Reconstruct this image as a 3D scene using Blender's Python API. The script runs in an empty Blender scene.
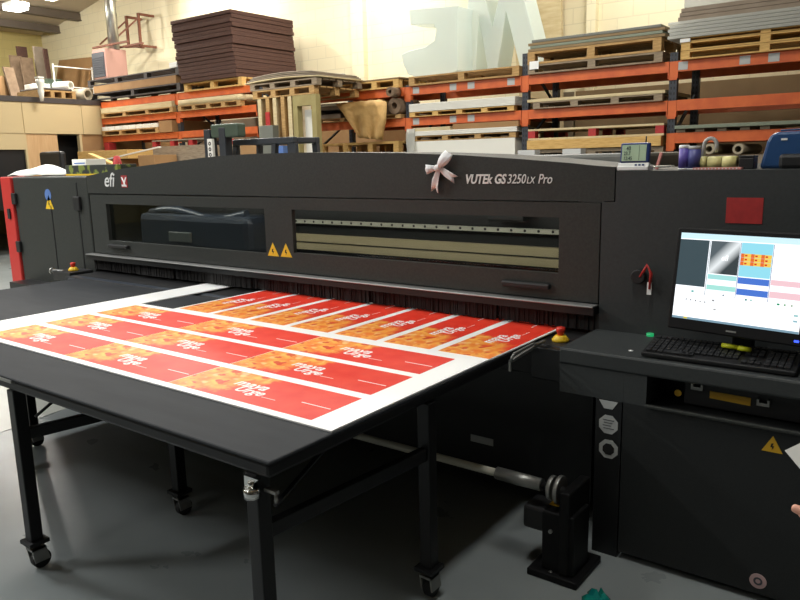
import bpy, bmesh, math, random
from mathutils import Vector, Matrix, Euler
random.seed(7)
SC = bpy.context.scene
COL = SC.collection
PI = math.pi

# ------------------------------------------------------------------ camera model (surveyed from the photograph)
H = 1.68
FPX = 728.68
ROWS = ((0.80115406, 0.59801444, -0.02304120),      # camera right
        (0.09473637, -0.16474473, -0.98177604),     # camera down
        (-0.59091217, 0.78437102, -0.18863963))     # camera forward
def ray(px, py):
    a, b = (px - 400) / FPX, (py - 300) / FPX
    return Vector([ROWS[0][i] * a + ROWS[1][i] * b + ROWS[2][i] for i in range(3)])
def PY(px, py, Y):
    d = ray(px, py); return Vector((0, 0, H)) + d * (Y / d.y)
def PZ(px, py, z):
    d = ray(px, py); return Vector((0, 0, H)) + d * ((z - H) / d.z)
def PX(px, py, X):
    d = ray(px, py); return Vector((0, 0, H)) + d * (X / d.x)

# ------------------------------------------------------------------ materials
def lin(c):
    def f(v):
        v /= 255.0
        return v / 12.92 if v <= 0.04045 else ((v + 0.055) / 1.055) ** 2.4
    return (f(c[0]), f(c[1]), f(c[2]), 1.0)
def mat(name, rgb, rough=0.5, metal=0.0, rgb2=None, scale=8.0, bump=0.0, bscale=None, detail=4.0, stretch=None, spec=0.5,
        lo=0.35, hi=0.65, coat=0.0):
    m = bpy.data.materials.new(name); m.use_nodes = True
    nt = m.node_tree; b = nt.nodes['Principled BSDF']
    b.inputs['Roughness'].default_value = rough; b.inputs['Metallic'].default_value = metal
    b.inputs['Specular IOR Level'].default_value = spec
    if coat: b.inputs['Coat Weight'].default_value = coat; b.inputs['Coat Roughness'].default_value = 0.15
    c1 = lin(rgb); b.inputs['Base Color'].default_value = c1
    vec = None
    if rgb2 or bump:
        tc = nt.nodes.new('ShaderNodeTexCoord'); vec = tc.outputs['Object']
        if stretch:
            mp = nt.nodes.new('ShaderNodeMapping'); mp.inputs['Scale'].default_value = stretch
            nt.links.new(vec, mp.inputs[0]); vec = mp.outputs[0]
    if rgb2:
        n = nt.nodes.new('ShaderNodeTexNoise'); n.inputs['Scale'].default_value = scale; n.inputs['Detail'].default_value = detail
        nt.links.new(vec, n.inputs['Vector'])
        r = nt.nodes.new('ShaderNodeValToRGB'); r.color_ramp.elements[0].position = lo; r.color_ramp.elements[1].position = hi
        r.color_ramp.elements[0].color = c1; r.color_ramp.elements[1].color = lin(rgb2)
        nt.links.new(n.outputs['Fac'], r.inputs[0]); nt.links.new(r.outputs[0], b.inputs['Base Color'])
    if bump:
        n = nt.nodes.new('ShaderNodeTexNoise'); n.inputs['Scale'].default_value = bscale or scale; n.inputs['Detail'].default_value = 3
        nt.links.new(vec, n.inputs['Vector'])
        bp = nt.nodes.new('ShaderNodeBump'); bp.inputs['Strength'].default_value = bump; bp.inputs['Distance'].default_value = 0.01
        nt.links.new(n.outputs['Fac'], bp.inputs['Height']); nt.links.new(bp.outputs[0], b.inputs['Normal'])
    return m
def emit(name, rgb, s):
    m = bpy.data.materials.new(name); m.use_nodes = True
    b = m.node_tree.nodes['Principled BSDF']
    b.inputs['Base Color'].default_value = (0.02, 0.02, 0.02, 1); b.inputs['Emission Color'].default_value = lin(rgb)
    b.inputs['Emission Strength'].default_value = s; b.inputs['Roughness'].default_value = 0.3
    return m

M = {}
M['shell'] = mat('textured_black_shell', (45, 47, 45), 0.5, rgb2=(52, 54, 51), scale=90, bump=0.12, bscale=260, spec=0.35)
M['shell_side'] = mat('textured_charcoal_shell', (54, 57, 57), 0.5, rgb2=(58, 61, 61), scale=90, bump=0.12, bscale=260, spec=0.35)
M['console'] = mat('console_black', (32, 34, 34), 0.5, rgb2=(35, 37, 37), scale=90, bump=0.1, bscale=260, spec=0.35)  # console body, darker than the shelf above it
M['seam'] = mat('seam_black', (16, 16, 16), 0.7)
M['black'] = mat('matt_black', (26, 26, 27), 0.5)
M['deepblack'] = mat('deep_black_metal', (20, 21, 22), 0.45)
M['standblack'] = mat('stand_black', (11, 11, 12), 0.55, spec=0.25)
M['legblack'] = mat('black_powder_coat', (19, 19, 20), 0.42, spec=0.35)
M['topgrey'] = mat('grey_cover_top', (120, 120, 114), 0.5)
M['tabletop'] = mat('table_laminate', (52, 54, 57), 0.65, rgb2=(57, 59, 62), scale=3.5, detail=6, bump=0.03, bscale=40, stretch=(1, 4, 1), spec=0.08)
M['tableedge'] = mat('table_edge_rubber', (30, 30, 32), 0.5, spec=0.3)
M['belt'] = mat('blue_black_belt', (52, 58, 68), 0.32, bump=0.05, bscale=60)
M['bristle'] = mat('bristle_brown_black', (26, 24, 24), 0.8, rgb2=(35, 32, 31), scale=30, stretch=(14, 1, 0.15))
M['alu'] = mat('brushed_aluminium', (170, 170, 165), 0.35, 0.9)
M['lipmetal'] = mat('edge_aluminium', (150, 150, 148), 0.4, 0.6)
M['chrome'] = mat('chrome', (215, 215, 212), 0.16, 1.0)
M['steel'] = mat('dull_steel', (150, 150, 146), 0.42, 0.7)
M['cream'] = mat('cream_rail', (196, 180, 142), 0.5)
M['cream2'] = mat('pale_strip', (190, 188, 172), 0.5)
M['red'] = mat('red_plastic', (182, 46, 42), 0.45)
M['redsticker'] = mat('dull_red_sticker', (176, 46, 44), 0.6, rgb2=(160, 40, 40), scale=30)
M['redbutton'] = mat('red_button', (215, 55, 40), 0.35)
M['yellow'] = mat('safety_yellow', (232, 190, 40), 0.45)
M['yellowdull'] = mat('yellow_label', (206, 160, 30), 0.5)
M['white'] = mat('white_paint', (235, 235, 232), 0.5)
M['whiteink'] = mat('white_ink', (246, 246, 244), 0.5)
M['silverink'] = mat('silver_lettering', (225, 225, 222), 0.4)
M['blueink'] = mat('blue_label', (86, 118, 178), 0.5)
M['sheetwhite'] = mat('white_board_sheet', (250, 250, 248), 0.4)
M['ribbon'] = mat('white_satin_ribbon', (246, 246, 246), 0.38, rgb2=(226, 226, 228), scale=14)
M['rubber'] = mat('caster_rubber', (24, 24, 25), 0.6)
M['orange'] = mat('rack_orange_paint', (212, 104, 48), 0.5, rgb2=(196, 88, 40), scale=6)
M['rackblue'] = mat('rack_upright_slate', (46, 48, 56), 0.5)
def slots():
    m = M['rackblue']; nt = m.node_tree; b = nt.nodes['Principled BSDF']; N = lambda k, op=None: (lambda n: (setattr(n, 'operation', op) if op else None, n)[1])(nt.nodes.new('ShaderNode' + k))
    tc = N('TexCoord'); sp = N('SeparateXYZ'); nt.links.new(tc.outputs['Object'], sp.inputs[0])
    def mth(op, a, bb):
        n = N('Math', op); nt.links.new(a, n.inputs[0]); n.inputs[1].default_value = bb; return n.outputs[0]
    zf = mth('LESS_THAN', mth('FRACT', mth('MULTIPLY', sp.outputs['Z'], 16.0), 0), .5)
    ax = mth('ABSOLUTE', sp.outputs['X'], 0); xi = N('Math', 'MULTIPLY'); nt.links.new(mth('GREATER_THAN', ax, .010), xi.inputs[0]); nt.links.new(mth('LESS_THAN', ax, .026), xi.inputs[1])
    al = N('Math', 'MULTIPLY'); nt.links.new(zf, al.inputs[0]); nt.links.new(xi.outputs[0], al.inputs[1])
    mx = N('Mix'); mx.data_type = 'RGBA'; nt.links.new(al.outputs[0], mx.inputs[0]); mx.inputs[6].default_value = lin((50, 54, 62)); mx.inputs[7].default_value = lin((14, 14, 16)); nt.links.new(mx.outputs[2], b.inputs['Base Color'])
slots()
M['pine'] = mat('pallet_pine', (186, 150, 96), 0.75, rgb2=(158, 122, 74), scale=7, stretch=(1.2, 12, 12))
M['pinelight'] = mat('new_pallet_pine', (214, 176, 108), 0.75, rgb2=(194, 152, 86), scale=7, stretch=(1.2, 12, 12))
M['greywood'] = mat('weathered_pallet_wood', (150, 134, 112), 0.8, rgb2=(126, 110, 90), scale=7, stretch=(1.2, 12, 12))
M['paleply'] = mat('pale_board', (206, 190, 150), 0.7, rgb2=(192, 172, 130), scale=4, stretch=(1, 6, 6))
M['brownboard'] = mat('dark_fibreboard', (82, 54, 44), 0.85, rgb2=(66, 42, 34), scale=16, stretch=(1, 1, 8), bump=0.3, bscale=60)
M['mdf'] = mat('mdf_brown', (140, 118, 84), 0.75, rgb2=(128, 106, 74), scale=2)
M['mdfgrey'] = mat('grey_brown_board', (128, 116, 96), 0.75, rgb2=(116, 104, 84), scale=2)
M['card'] = mat('cardboard', (160, 124, 82), 0.8, rgb2=(148, 112, 72), scale=3)
M['cardgrey'] = mat('grey_cardboard', (146, 132, 116), 0.8, rgb2=(130, 116, 100), scale=3)
M['kraft'] = mat('kraft_paper', (216, 176, 112), 0.65, rgb2=(200, 158, 96), scale=6, bump=1.0, bscale=11)
M['foamwhite'] = mat('white_foam_sheet', (228, 226, 216), 0.55)
M['greenedge'] = mat('green_grey_sheet', (122, 130, 112), 0.5)
M['greysheet'] = mat('grey_sheet', (110, 112, 104), 0.5)
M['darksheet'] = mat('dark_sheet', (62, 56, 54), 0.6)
M['roll'] = mat('fabric_roll_brown', (128, 106, 84), 0.85, rgb2=(104, 84, 64), scale=9)
M['tube'] = mat('cardboard_core', (168, 156, 132), 0.7)
M['heater'] = mat('heater_enamel', (176, 134, 122), 0.5)
M['heatergrille'] = mat('heater_grille', (70, 72, 78), 0.5)
M['flue'] = mat('galvanised_flue', (190, 190, 184), 0.3, 0.9)
M['rust'] = mat('rusty_bracket', (112, 66, 46), 0.7)
M['forklift'] = mat('forklift_slate', (46, 50, 55), 0.45)
M['forkgreen'] = mat('forklift_green', (62, 76, 62), 0.5)
M['plasticblue'] = mat('blue_plastic', (38, 72, 116), 0.3)
M['purple'] = mat('purple_label', (98, 84, 168), 0.45)
M['indigo'] = mat('indigo_label', (78, 80, 140), 0.45)
M['pinktape'] = mat('pink_tape', (226, 150, 140), 0.55)
M['paleyellow'] = mat('pale_yellow_tape', (216, 208, 140), 0.45)
M['greyhose'] = mat('grey_hose', (168, 168, 164), 0.4)
M['dullframe'] = mat('dull_yellow_wood', (158, 146, 96), 0.7, rgb2=(146, 132, 84), scale=6)
M['lcd'] = mat('lcd_green', (168, 192, 162), 0.35)
M['lcdink'] = mat('lcd_ink', (60, 76, 72), 0.5)
M['navy'] = mat('navy_frame', (38, 58, 108), 0.35)
M['key'] = mat('key_black', (38, 39, 41), 0.45)
M['marker'] = mat('highlighter_yellow', (226, 232, 40), 0.4)
M['teal'] = mat('teal_film', (20, 120, 120), 0.25, rgb2=(30, 150, 120), scale=6, bump=0.6, bscale=14)
M['lime'] = mat('lime_film', (170, 180, 60), 0.4)
M['skin'] = mat('skin', (218, 160, 136), 0.5, rgb2=(206, 146, 122), scale=12)
M['denim'] = mat('dark_jeans', (44, 50, 66), 0.8)
M['jumper'] = mat('grey_jumper', (70, 72, 78), 0.85)
M['hair'] = mat('dark_hair', (40, 30, 24), 0.7)
M['paper'] = mat('white_card', (236, 236, 230), 0.55)
M['doorwood'] = mat('pale_wood_door', (200, 164, 120), 0.55, rgb2=(190, 152, 106), scale=5, stretch=(6, 6, 0.5))
M['bag'] = mat('white_plastic_bag', (226, 228, 222), 0.35, bump=0.4, bscale=12)
M['greenbox'] = mat('green_yellow_carton', (120, 132, 50), 0.6, rgb2=(40, 44, 34), scale=9, lo=0.45, hi=0.5)
M['stickergrey'] = mat('silver_sticker', (176, 178, 176), 0.45)
M['pinksticker'] = mat('pinkish_sticker', (190, 160, 158), 0.55)
M['beam'] = mat('grey_purlin', (104, 94, 84), 0.6)
M['ceil'] = mat('ceiling_lining', (196, 182, 158), 0.8)
M['lamp'] = emit('tube_diffuser', (255, 250, 232), 14.0)
M['ledgreen'] = emit('green_led', (40, 200, 120), 0.6)
M['ledblue'] = emit('blue_led', (60, 90, 255), 2.0)

# painted block wall, with mortar courses
def brick_wall(name, rgb, rgb2, horiz='XZ'):
    m = bpy.data.materials.new(name); m.use_nodes = True; nt = m.node_tree; b = nt.nodes['Principled BSDF']
    tc = nt.nodes.new('ShaderNodeTexCoord'); sp = nt.nodes.new('ShaderNodeSeparateXYZ'); cb = nt.nodes.new('ShaderNodeCombineXYZ')
    nt.links.new(tc.outputs['Object'], sp.inputs[0])
    nt.links.new(sp.outputs[horiz[0]], cb.inputs['X']); nt.links.new(sp.outputs['Z'], cb.inputs['Y'])
    br = nt.nodes.new('ShaderNodeTexBrick'); br.inputs['Scale'].default_value = 1.0
    br.inputs['Brick Width'].default_value = 0.45; br.inputs['Row Height'].default_value = 0.225; br.inputs['Mortar Size'].default_value = 0.008
    br.inputs['Color1'].default_value = lin(rgb); br.inputs['Color2'].default_value = lin(rgb2)
    br.inputs['Mortar'].default_value = lin(tuple(int(v * 0.94) for v in rgb))
    nt.links.new(cb.outputs[0], br.inputs['Vector']); nt.links.new(br.outputs['Color'], b.inputs['Base Color'])
    bp = nt.nodes.new('ShaderNodeBump'); bp.inputs['Strength'].default_value = 0.25; bp.inputs['Distance'].default_value = 0.01; bp.invert = True
    nt.links.new(br.outputs['Fac'], bp.inputs['Height']); nt.links.new(bp.outputs[0], b.inputs['Normal'])
    b.inputs['Roughness'].default_value = 0.6
    return m
M['wall'] = brick_wall('cream_painted_blockwork', (228, 218, 184), (226, 214, 180))
M['wallfar'] = brick_wall('dark_far_wall', (90, 88, 84), (86, 84, 80))
M['wallside'] = brick_wall('ochre_painted_blockwork', (196, 180, 118), (190, 174, 112), 'YZ')
M['office'] = mat('office_partition_cream', (194, 174, 132), 0.6)

def floor_mat():
    m = mat('painted_concrete_floor', (128, 134, 134), 0.3, rgb2=(140, 146, 146), scale=1.3, detail=8)
    nt = m.node_tree; b = nt.nodes['Principled BSDF']
    tc = nt.nodes.new('ShaderNodeTexCoord'); n = nt.nodes.new('ShaderNodeTexNoise'); n.inputs['Scale'].default_value = 3; n.inputs['Detail'].default_value = 6
    r = nt.nodes.new('ShaderNodeMapRange'); r.inputs[3].default_value = 0.2; r.inputs[4].default_value = 0.42
    nt.links.new(tc.outputs['Object'], n.inputs['Vector']); nt.links.new(n.outputs['Fac'], r.inputs[0]); nt.links.new(r.outputs[0], b.inputs['Roughness'])
    return m
M['floor'] = floor_mat()

M['floorpale'] = mat('floor_light_patch_pale', (168, 170, 162), 0.3, rgb2=(176, 178, 170), scale=2)
def glass_mat():
    m = bpy.data.materials.new('smoked_window'); m.use_nodes = True; nt = m.node_tree; nt.nodes.clear()
    o = nt.nodes.new('ShaderNodeOutputMaterial'); mx = nt.nodes.new('ShaderNodeMixShader'); t = nt.nodes.new('ShaderNodeBsdfTransparent')
    g = nt.nodes.new('ShaderNodeBsdfGlossy'); f = nt.nodes.new('ShaderNodeLayerWeight'); f.inputs[0].default_value = .5; pw = nt.nodes.new('ShaderNodeMath'); pw.operation = 'POWER'; pw.inputs[1].default_value = 4.0; mr = nt.nodes.new('ShaderNodeMath'); mr.operation = 'MULTIPLY_ADD'; mr.inputs[1].default_value = .7; mr.inputs[2].default_value = .02
    t.inputs[0].default_value = (0.70, 0.73, 0.72, 1); g.inputs['Roughness'].default_value = 0.03; nt.links.new(f.outputs['Facing'], pw.inputs[0]); nt.links.new(pw.outputs[0], mr.inputs[0])
    nt.links.new(mr.outputs[0], mx.inputs[0]); nt.links.new(t.outputs[0], mx.inputs[1]); nt.links.new(g.outputs[0], mx.inputs[2]); nt.links.new(mx.outputs[0], o.inputs[0])
    return m
M['glass'] = glass_mat()
def film_mat(name, rgb, tr, rough=0.35):
    m = bpy.data.materials.new(name); m.use_nodes = True; nt = m.node_tree; b = nt.nodes['Principled BSDF']
    b.inputs['Base Color'].default_value = lin(rgb); b.inputs['Roughness'].default_value = rough
    o = nt.nodes['Material Output']; mx = nt.nodes.new('ShaderNodeMixShader'); t = nt.nodes.new('ShaderNodeBsdfTransparent'); mx.inputs[0].default_value = 1 - tr
    tl = nt.nodes.new('ShaderNodeBsdfTranslucent'); tl.inputs[0].default_value = lin(rgb); m2 = nt.nodes.new('ShaderNodeMixShader'); m2.inputs[0].default_value = 0.35
    nt.links.new(b.outputs[0], m2.inputs[1]); nt.links.new(tl.outputs[0], m2.inputs[2])
    nt.links.new(t.outputs[0], mx.inputs[1]); nt.links.new(m2.outputs[0], mx.inputs[2]); nt.links.new(mx.outputs[0], o.inputs[0])
    return m
M['letter'] = film_mat('frosted_acrylic', (226, 236, 232), 0.22)
M['wrap'] = film_mat('stretch_wrap', (214, 214, 206), 0.15, 0.2)

def print_mat():
    # printed artwork: orange and yellow petals at one end running into plain red
    m = bpy.data.materials.new('printed_artwork'); m.use_nodes = True; nt = m.node_tree; b = nt.nodes['Principled BSDF']; L = nt.links.new
    N = lambda k: nt.nodes.new('ShaderNode' + k)
    tc = N('TexCoord'); sp = N('SeparateXYZ'); L(tc.outputs['Object'], sp.inputs[0])
    def noise(s, d=3.0):
        n = N('TexNoise'); n.inputs['Scale'].default_value = s; n.inputs['Detail'].default_value = d; L(tc.outputs['Object'], n.inputs['Vector']); return n.outputs['Fac']
    def math_(op, a, bb):
        n = N('Math'); n.operation = op
        for i, v in enumerate((a, bb)):
            if isinstance(v, (int, float)): n.inputs[i].default_value = v
            else: L(v, n.inputs[i])
        return n.outputs[0]
    def ramp(fac, p0, c0, p1, c1):
        r = N('ValToRGB'); r.color_ramp.elements[0].position = p0; r.color_ramp.elements[0].color = c0
        r.color_ramp.elements[1].position = p1; r.color_ramp.elements[1].color = c1; L(fac, r.inputs[0]); return r.outputs[0]
    def mix(fac, a, bb):
        n = N('Mix'); n.data_type = 'RGBA'; L(fac, n.inputs[0]); L(a, n.inputs[6]); L(bb, n.inputs[7]); return n.outputs[2]
    bw = ((0, 0, 0, 1), (1, 1, 1, 1))
    red = ramp(noise(9), 0.35, lin((222, 50, 34)), 0.7, lin((232, 70, 50)))
    vor = N('TexVoronoi'); vor.inputs['Scale'].default_value = 26; L(tc.outputs['Object'], vor.inputs['Vector'])
    org0 = ramp(noise(14), 0.38, lin((238, 122, 46)), 0.6, lin((250, 184, 84)))
    org = mix(ramp(noise(19, 1), 0.58, bw[0], 0.66, bw[1]), org0, ramp(noise(40), 0.3, lin((250, 214, 130)), 0.7, lin((246, 170, 130))))
    blot = ramp(noise(13, 3), 0.545, bw[0], 0.60, bw[1])
    org2 = mix(blot, org, ramp(noise(30), 0.4, lin((220, 66, 36)), 0.6, lin((214, 92, 52))))
    e = math_('SUBTRACT', sp.outputs['X'], math_('MULTIPLY', sp.outputs['Y'], 0.75))
    e = math_('ADD', e, math_('MULTIPLY', math_('SUBTRACT', noise(9), 0.5), 0.34))
    fac = ramp(e, 0.14, bw[0], 0.21, bw[1])
    L(mix(fac, org2, red), b.inputs['Base Color']); b.inputs['Roughness'].default_value = 0.45; b.inputs['Specular IOR Level'].default_value = 0.22
    return m
M['print'] = print_mat()

# ------------------------------------------------------------------ geometry builder
WL = {}
class G:
    def __init__(s, xf=None): s.bm = bmesh.new(); s.xf = xf
    def quadbox(s, P, m=0):
        v = [s.bm.verts.new(p) for p in P]
        for f in ((0, 3, 2, 1), (4, 5, 6, 7), (0, 1, 5, 4), (1, 2, 6, 5), (2, 3, 7, 6), (3, 0, 4, 7)):
            s.bm.faces.new([v[i] for i in f]).material_index = m
        return s
    def box(s, x0, x1, y0, y1, z0, z1, m=0):
        return s.quadbox([(x0, y0, z0), (x1, y0, z0), (x1, y1, z0), (x0, y1, z0), (x0, y0, z1), (x1, y0, z1), (x1, y1, z1), (x0, y1, z1)], m)
    def bar(s, p, q, w, h=None, m=0, up=(0, 0, 1)):
        h = h or w; p, q = Vector(p), Vector(q); d = (q - p).normalized(); u = Vector(up)
        if abs(d.dot(u)) > 0.98: u = Vector((0, 1, 0))
        a = d.cross(u).normalized() * w / 2; b = a.cross(d).normalized() * h / 2
        return s.quadbox([p - a - b, p + a - b, q + a - b, q - a - b, p - a + b, p + a + b, q + a + b, q - a + b], m)
    def cyl(s, p, q, r, n=16, m=0, r2=None, smooth=True, hole=0.0):
        r2 = r if r2 is None else r2; p, q = Vector(p), Vector(q); d = (q - p).normalized()
        u = Vector((0, 0, 1)) if abs(d.z) < 0.9 else Vector((1, 0, 0)); a = d.cross(u).normalized(); b = d.cross(a)
        ring = lambda c, rr: [s.bm.verts.new(c + (a * math.cos(2 * PI * i / n) + b * math.sin(2 * PI * i / n)) * rr) for i in range(n)]
        A, B = ring(p, r), ring(q, r2)
        for i in range(n):
            f = s.bm.faces.new((A[i], A[(i + 1) % n], B[(i + 1) % n], B[i])); f.material_index = m; f.smooth = smooth
        if hole:
            C, D = ring(p, hole), ring(q, hole)
            for i in range(n):
                j = (i + 1) % n
                for vs in ((C[j], C[i], D[i], D[j]), (A[j], A[i], C[i], C[j]), (B[i], B[j], D[j], D[i])):
                    s.bm.faces.new(vs).material_index = m
        else:
            s.bm.faces.new(A).material_index = m; s.bm.faces.new(B).material_index = m
        return s
    def lathe(s, c, prof, n=20, m=0):
        c = Vector(c); rings = []
        for r, z in prof:
            rings.append([s.bm.verts.new(c + Vector((r * math.cos(2 * PI * i / n), r * math.sin(2 * PI * i / n), z))) for i in range(n)])
        for A, B in zip(rings, rings[1:]):
            for i in range(n):
                f = s.bm.faces.new((A[i], A[(i + 1) % n], B[(i + 1) % n], B[i])); f.material_index = m; f.smooth = True
        s.bm.faces.new(rings[0]).material_index = m; s.bm.faces.new(rings[-1]).material_index = m
        return s
    def prism(s, pts, axis, a0, a1, m=0):
        def V(p, a):
            return (a, p[0], p[1]) if axis == 'x' else (p[0], a, p[1]) if axis == 'y' else (p[0], p[1], a)
        A = [s.bm.verts.new(V(p, a0)) for p in pts]; B = [s.bm.verts.new(V(p, a1)) for p in pts]; n = len(pts)
        for i in range(n): s.bm.faces.new((A[i], A[(i + 1) % n], B[(i + 1) % n], B[i])).material_index = m
        s.bm.faces.new(A).material_index = m; s.bm.faces.new(B).material_index = m
        return s
    def tube(s, pts, r, n=10, m=0):
        pts = [Vector(p) for p in pts]; rings = []; pa = None
        for i, p in enumerate(pts):
            d = (pts[min(i + 1, len(pts) - 1)] - pts[max(i - 1, 0)]).normalized()
            if pa is None: pa = d.cross(Vector((0, 0, 1)) if abs(d.z) < 0.9 else Vector((1, 0, 0))).normalized()
            a = (pa - d * pa.dot(d)).normalized(); pa = a; b = d.cross(a)
            rr = r[i] if isinstance(r, (list, tuple)) else r
            rings.append([s.bm.verts.new(p + (a * math.cos(2 * PI * k / n) + b * math.sin(2 * PI * k / n)) * rr) for k in range(n)])
        for A, B in zip(rings, rings[1:]):
            for i in range(n):
                f = s.bm.faces.new((A[i], A[(i + 1) % n], B[(i + 1) % n], B[i])); f.material_index = m; f.smooth = True
        s.bm.faces.new(rings[0]).material_index = m; s.bm.faces.new(rings[-1]).material_index = m
        return s
    def strip(s, rows, thick, m=0):
        # rows: list of lists of points (a grid); made into a closed sheet of the given thickness
        g = [[Vector(p) for p in r] for r in rows]; R, C = len(g), len(g[0])
        def nrm(i, j):
            u = g[min(i + 1, R - 1)][j] - g[max(i - 1, 0)][j]; v = g[i][min(j + 1, C - 1)] - g[i][max(j - 1, 0)]
            n = u.cross(v); return n.normalized() if n.length > 1e-9 else Vector((0, 0, 1))
        T = [[s.bm.verts.new(g[i][j] + nrm(i, j) * thick / 2) for j in range(C)] for i in range(R)]
        B = [[s.bm.verts.new(g[i][j] - nrm(i, j) * thick / 2) for j in range(C)] for i in range(R)]
        def face(*v):
            f = s.bm.faces.new(v); f.material_index = m; f.smooth = True
        for i in range(R - 1):
            for j in range(C - 1):
                face(T[i][j], T[i + 1][j], T[i + 1][j + 1], T[i][j + 1]); face(B[i][j], B[i][j + 1], B[i + 1][j + 1], B[i + 1][j])
        for i in range(R - 1):
            face(T[i][0], B[i][0], B[i + 1][0], T[i + 1][0]); face(T[i][-1], T[i + 1][-1], B[i + 1][-1], B[i][-1])
        for j in range(C - 1):
            face(T[0][j], T[0][j + 1], B[0][j + 1], B[0][j]); face(T[-1][j], B[-1][j], B[-1][j + 1], T[-1][j + 1])
        return s
    def text(s, body, size, mtx, depth=0.001, shear=0.0, bold=0.0, squeeze=1.0, m=0, align='LEFT'):
        cu = bpy.data.curves.new('lettering_curve', 'FONT'); cu.body = body; cu.size = size; cu.extrude = depth / 2; cu.shear = shear; cu.offset = bold
        cu.align_x = align; cu.resolution_u = 3
        ob = bpy.data.objects.new('lettering_tmp', cu); COL.objects.link(ob); bpy.context.view_layer.update()
        me = bpy.data.meshes.new_from_object(ob.evaluated_get(bpy.context.evaluated_depsgraph_get()))
        w = max((v.co.x for v in me.vertices), default=0)
        me.transform(mtx @ Matrix.Diagonal((squeeze, 1, 1, 1)))
        n0 = len(s.bm.faces); s.bm.from_mesh(me); s.bm.faces.ensure_lookup_table()
        for f in s.bm.faces[n0:]: f.material_index = m
        bpy.data.objects.remove(ob); bpy.data.curves.remove(cu); bpy.data.meshes.remove(me)
        return s
    def make(s, name, mats, parent=None, bev=0.0, origin=None, keep=False):
        if s.xf is not None: bmesh.ops.transform(s.bm, matrix=s.xf, verts=s.bm.verts)
        bmesh.ops.recalc_face_normals(s.bm, faces=s.bm.faces)
        cs = [v.co for v in s.bm.verts]
        lo = Vector([min(c[i] for c in cs) for i in range(3)]); hi = Vector([max(c[i] for c in cs) for i in range(3)])
        o = Vector(origin) if origin is not None else Vector(((lo.x + hi.x) / 2, (lo.y + hi.y) / 2, lo.z if parent is None else (lo.z + hi.z) / 2))
        if not keep: bmesh.ops.translate(s.bm, vec=-o, verts=s.bm.verts)
        me = bpy.data.meshes.new(name); s.bm.to_mesh(me); s.bm.free()
        for mm in (mats if isinstance(mats, (list, tuple)) else [mats]): me.materials.append(M[mm] if isinstance(mm, str) else mm)
        ob = bpy.data.objects.new(name, me); COL.objects.link(ob)
        WL[ob] = o
        if parent is not None: ob.parent = parent; ob.location = o - WL[parent]
        else: ob.location = o
        if bev:
            b = ob.modifiers.new('edge', 'BEVEL'); b.width = bev; b.segments = 2; b.limit_method = 'ANGLE'; b.angle_limit = 0.6
        return ob
def tag(o, label, cat, group=None, kind=None):
    if label: o['label'] = label
    if cat: o['category'] = cat
    if group: o['group'] = group
    if kind: o['kind'] = kind
    return o
def thing(name, label, cat, loc, group=None):
    o = bpy.data.objects.new(name, None); COL.objects.link(o); o.location = loc; o.empty_display_size = 0.1; WL[o] = Vector(loc)
    return tag(o, label, cat, group)
def struct(o): o['kind'] = 'structure'; return o
def copy_tree(o, parent=None):
    c = o.copy(); COL.objects.link(c); c.parent = parent; WL[c] = WL[o].copy()
    for ch in list(o.children): copy_tree(ch, c)
    return c
def facing(x, y, z):          # text matrix: upright, read from the -Y side
    return Matrix.Translation((x, y, z)) @ Matrix.Rotation(PI / 2, 4, 'X')

# ------------------------------------------------------------------ the hall
XL, XR, YF, YB = -19.85, 5.5, -8.0, 10.7
RIDGE, ZEAVE, SL = -7.0, 5.16, 0.172
ZR = ZEAVE + SL * (RIDGE - XL)
zroof = lambda x: ZEAVE + SL * (x - XL) if x < RIDGE else ZR - SL * (x - RIDGE)
struct(G().box(XL - .2, XR + .2, YF - .2, YB + .2, -0.12, 0).make('floor', 'floor', keep=True, origin=(0, 0, 0)))
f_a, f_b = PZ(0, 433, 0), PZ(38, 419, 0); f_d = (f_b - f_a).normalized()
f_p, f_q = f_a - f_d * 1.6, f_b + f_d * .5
struct(G().prism([(f_p.x, f_p.y), (f_q.x, f_q.y), (f_q.x - 4, f_q.y + 1.2), (f_p.x - 6, f_p.y + .6)], 'z', .0005, .003).make('floor_light_patch', 'floorpale', keep=True, origin=(0, 0, 0)))  # pale polygon paints the bright patch of light on the floor
gable = [(XL, 0), (XR, 0), (XR, zroof(XR)), (RIDGE, ZR), (XL, ZEAVE)]
struct(G().prism(gable, 'y', YB, YB + .2).make('wall_back', 'wall', keep=True, origin=(0, 0, 0)))
struct(G().prism(gable, 'y', YF - .2, YF).make('wall_front', 'wallfar', keep=True, origin=(0, 0, 0)))
struct(G().box(XL - .2, XL, YF, YB, 0, ZEAVE + .1).make('wall_left', 'wallside', keep=True, origin=(0, 0, 0)))
struct(G().box(XR, XR + .2, YF, YB, 0, zroof(XR) + .1).make('wall_right', 'wallfar', keep=True, origin=(0, 0, 0)))
struct(G().prism([(XL - .2, ZEAVE - .034), (RIDGE, ZR), (XR + .2, zroof(XR) - .034), (XR + .2, zroof(XR) + .15), (RIDGE, ZR + .18), (XL - .2, ZEAVE + .15)], 'y', YF - .2, YB + .2)
       .make('ceiling', 'ceil', keep=True, origin=(0, 0, 0)))
i = 0
for x in (PY(39, 33, YB).x, PY(58, 22, YB).x, PY(79, 11, YB).x, -14.6, -12.1, -9.6, -4.6, -2.0, 0.6, 3.2):
    i += 1
    struct(G().box(x - .05, x + .05, YF, YB, zroof(x) - .20, zroof(x) - .03).box(x - .09, x + .09, YF, YB, zroof(x) - .21, zroof(x) - .19).make('trim_%d' % i, 'beam'))
# wall piers
for px0, px1 in ((350, 362), (585, 594)):
    i += 1
    a, b = PY(px0, 40, YB - .15), PY(px1, 40, YB - .15)
    struct(G().box(a.x, b.x, YB - .12, YB, 0, zroof(a.x) - .22).make('trim_%d' % i, 'wall'))
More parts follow.
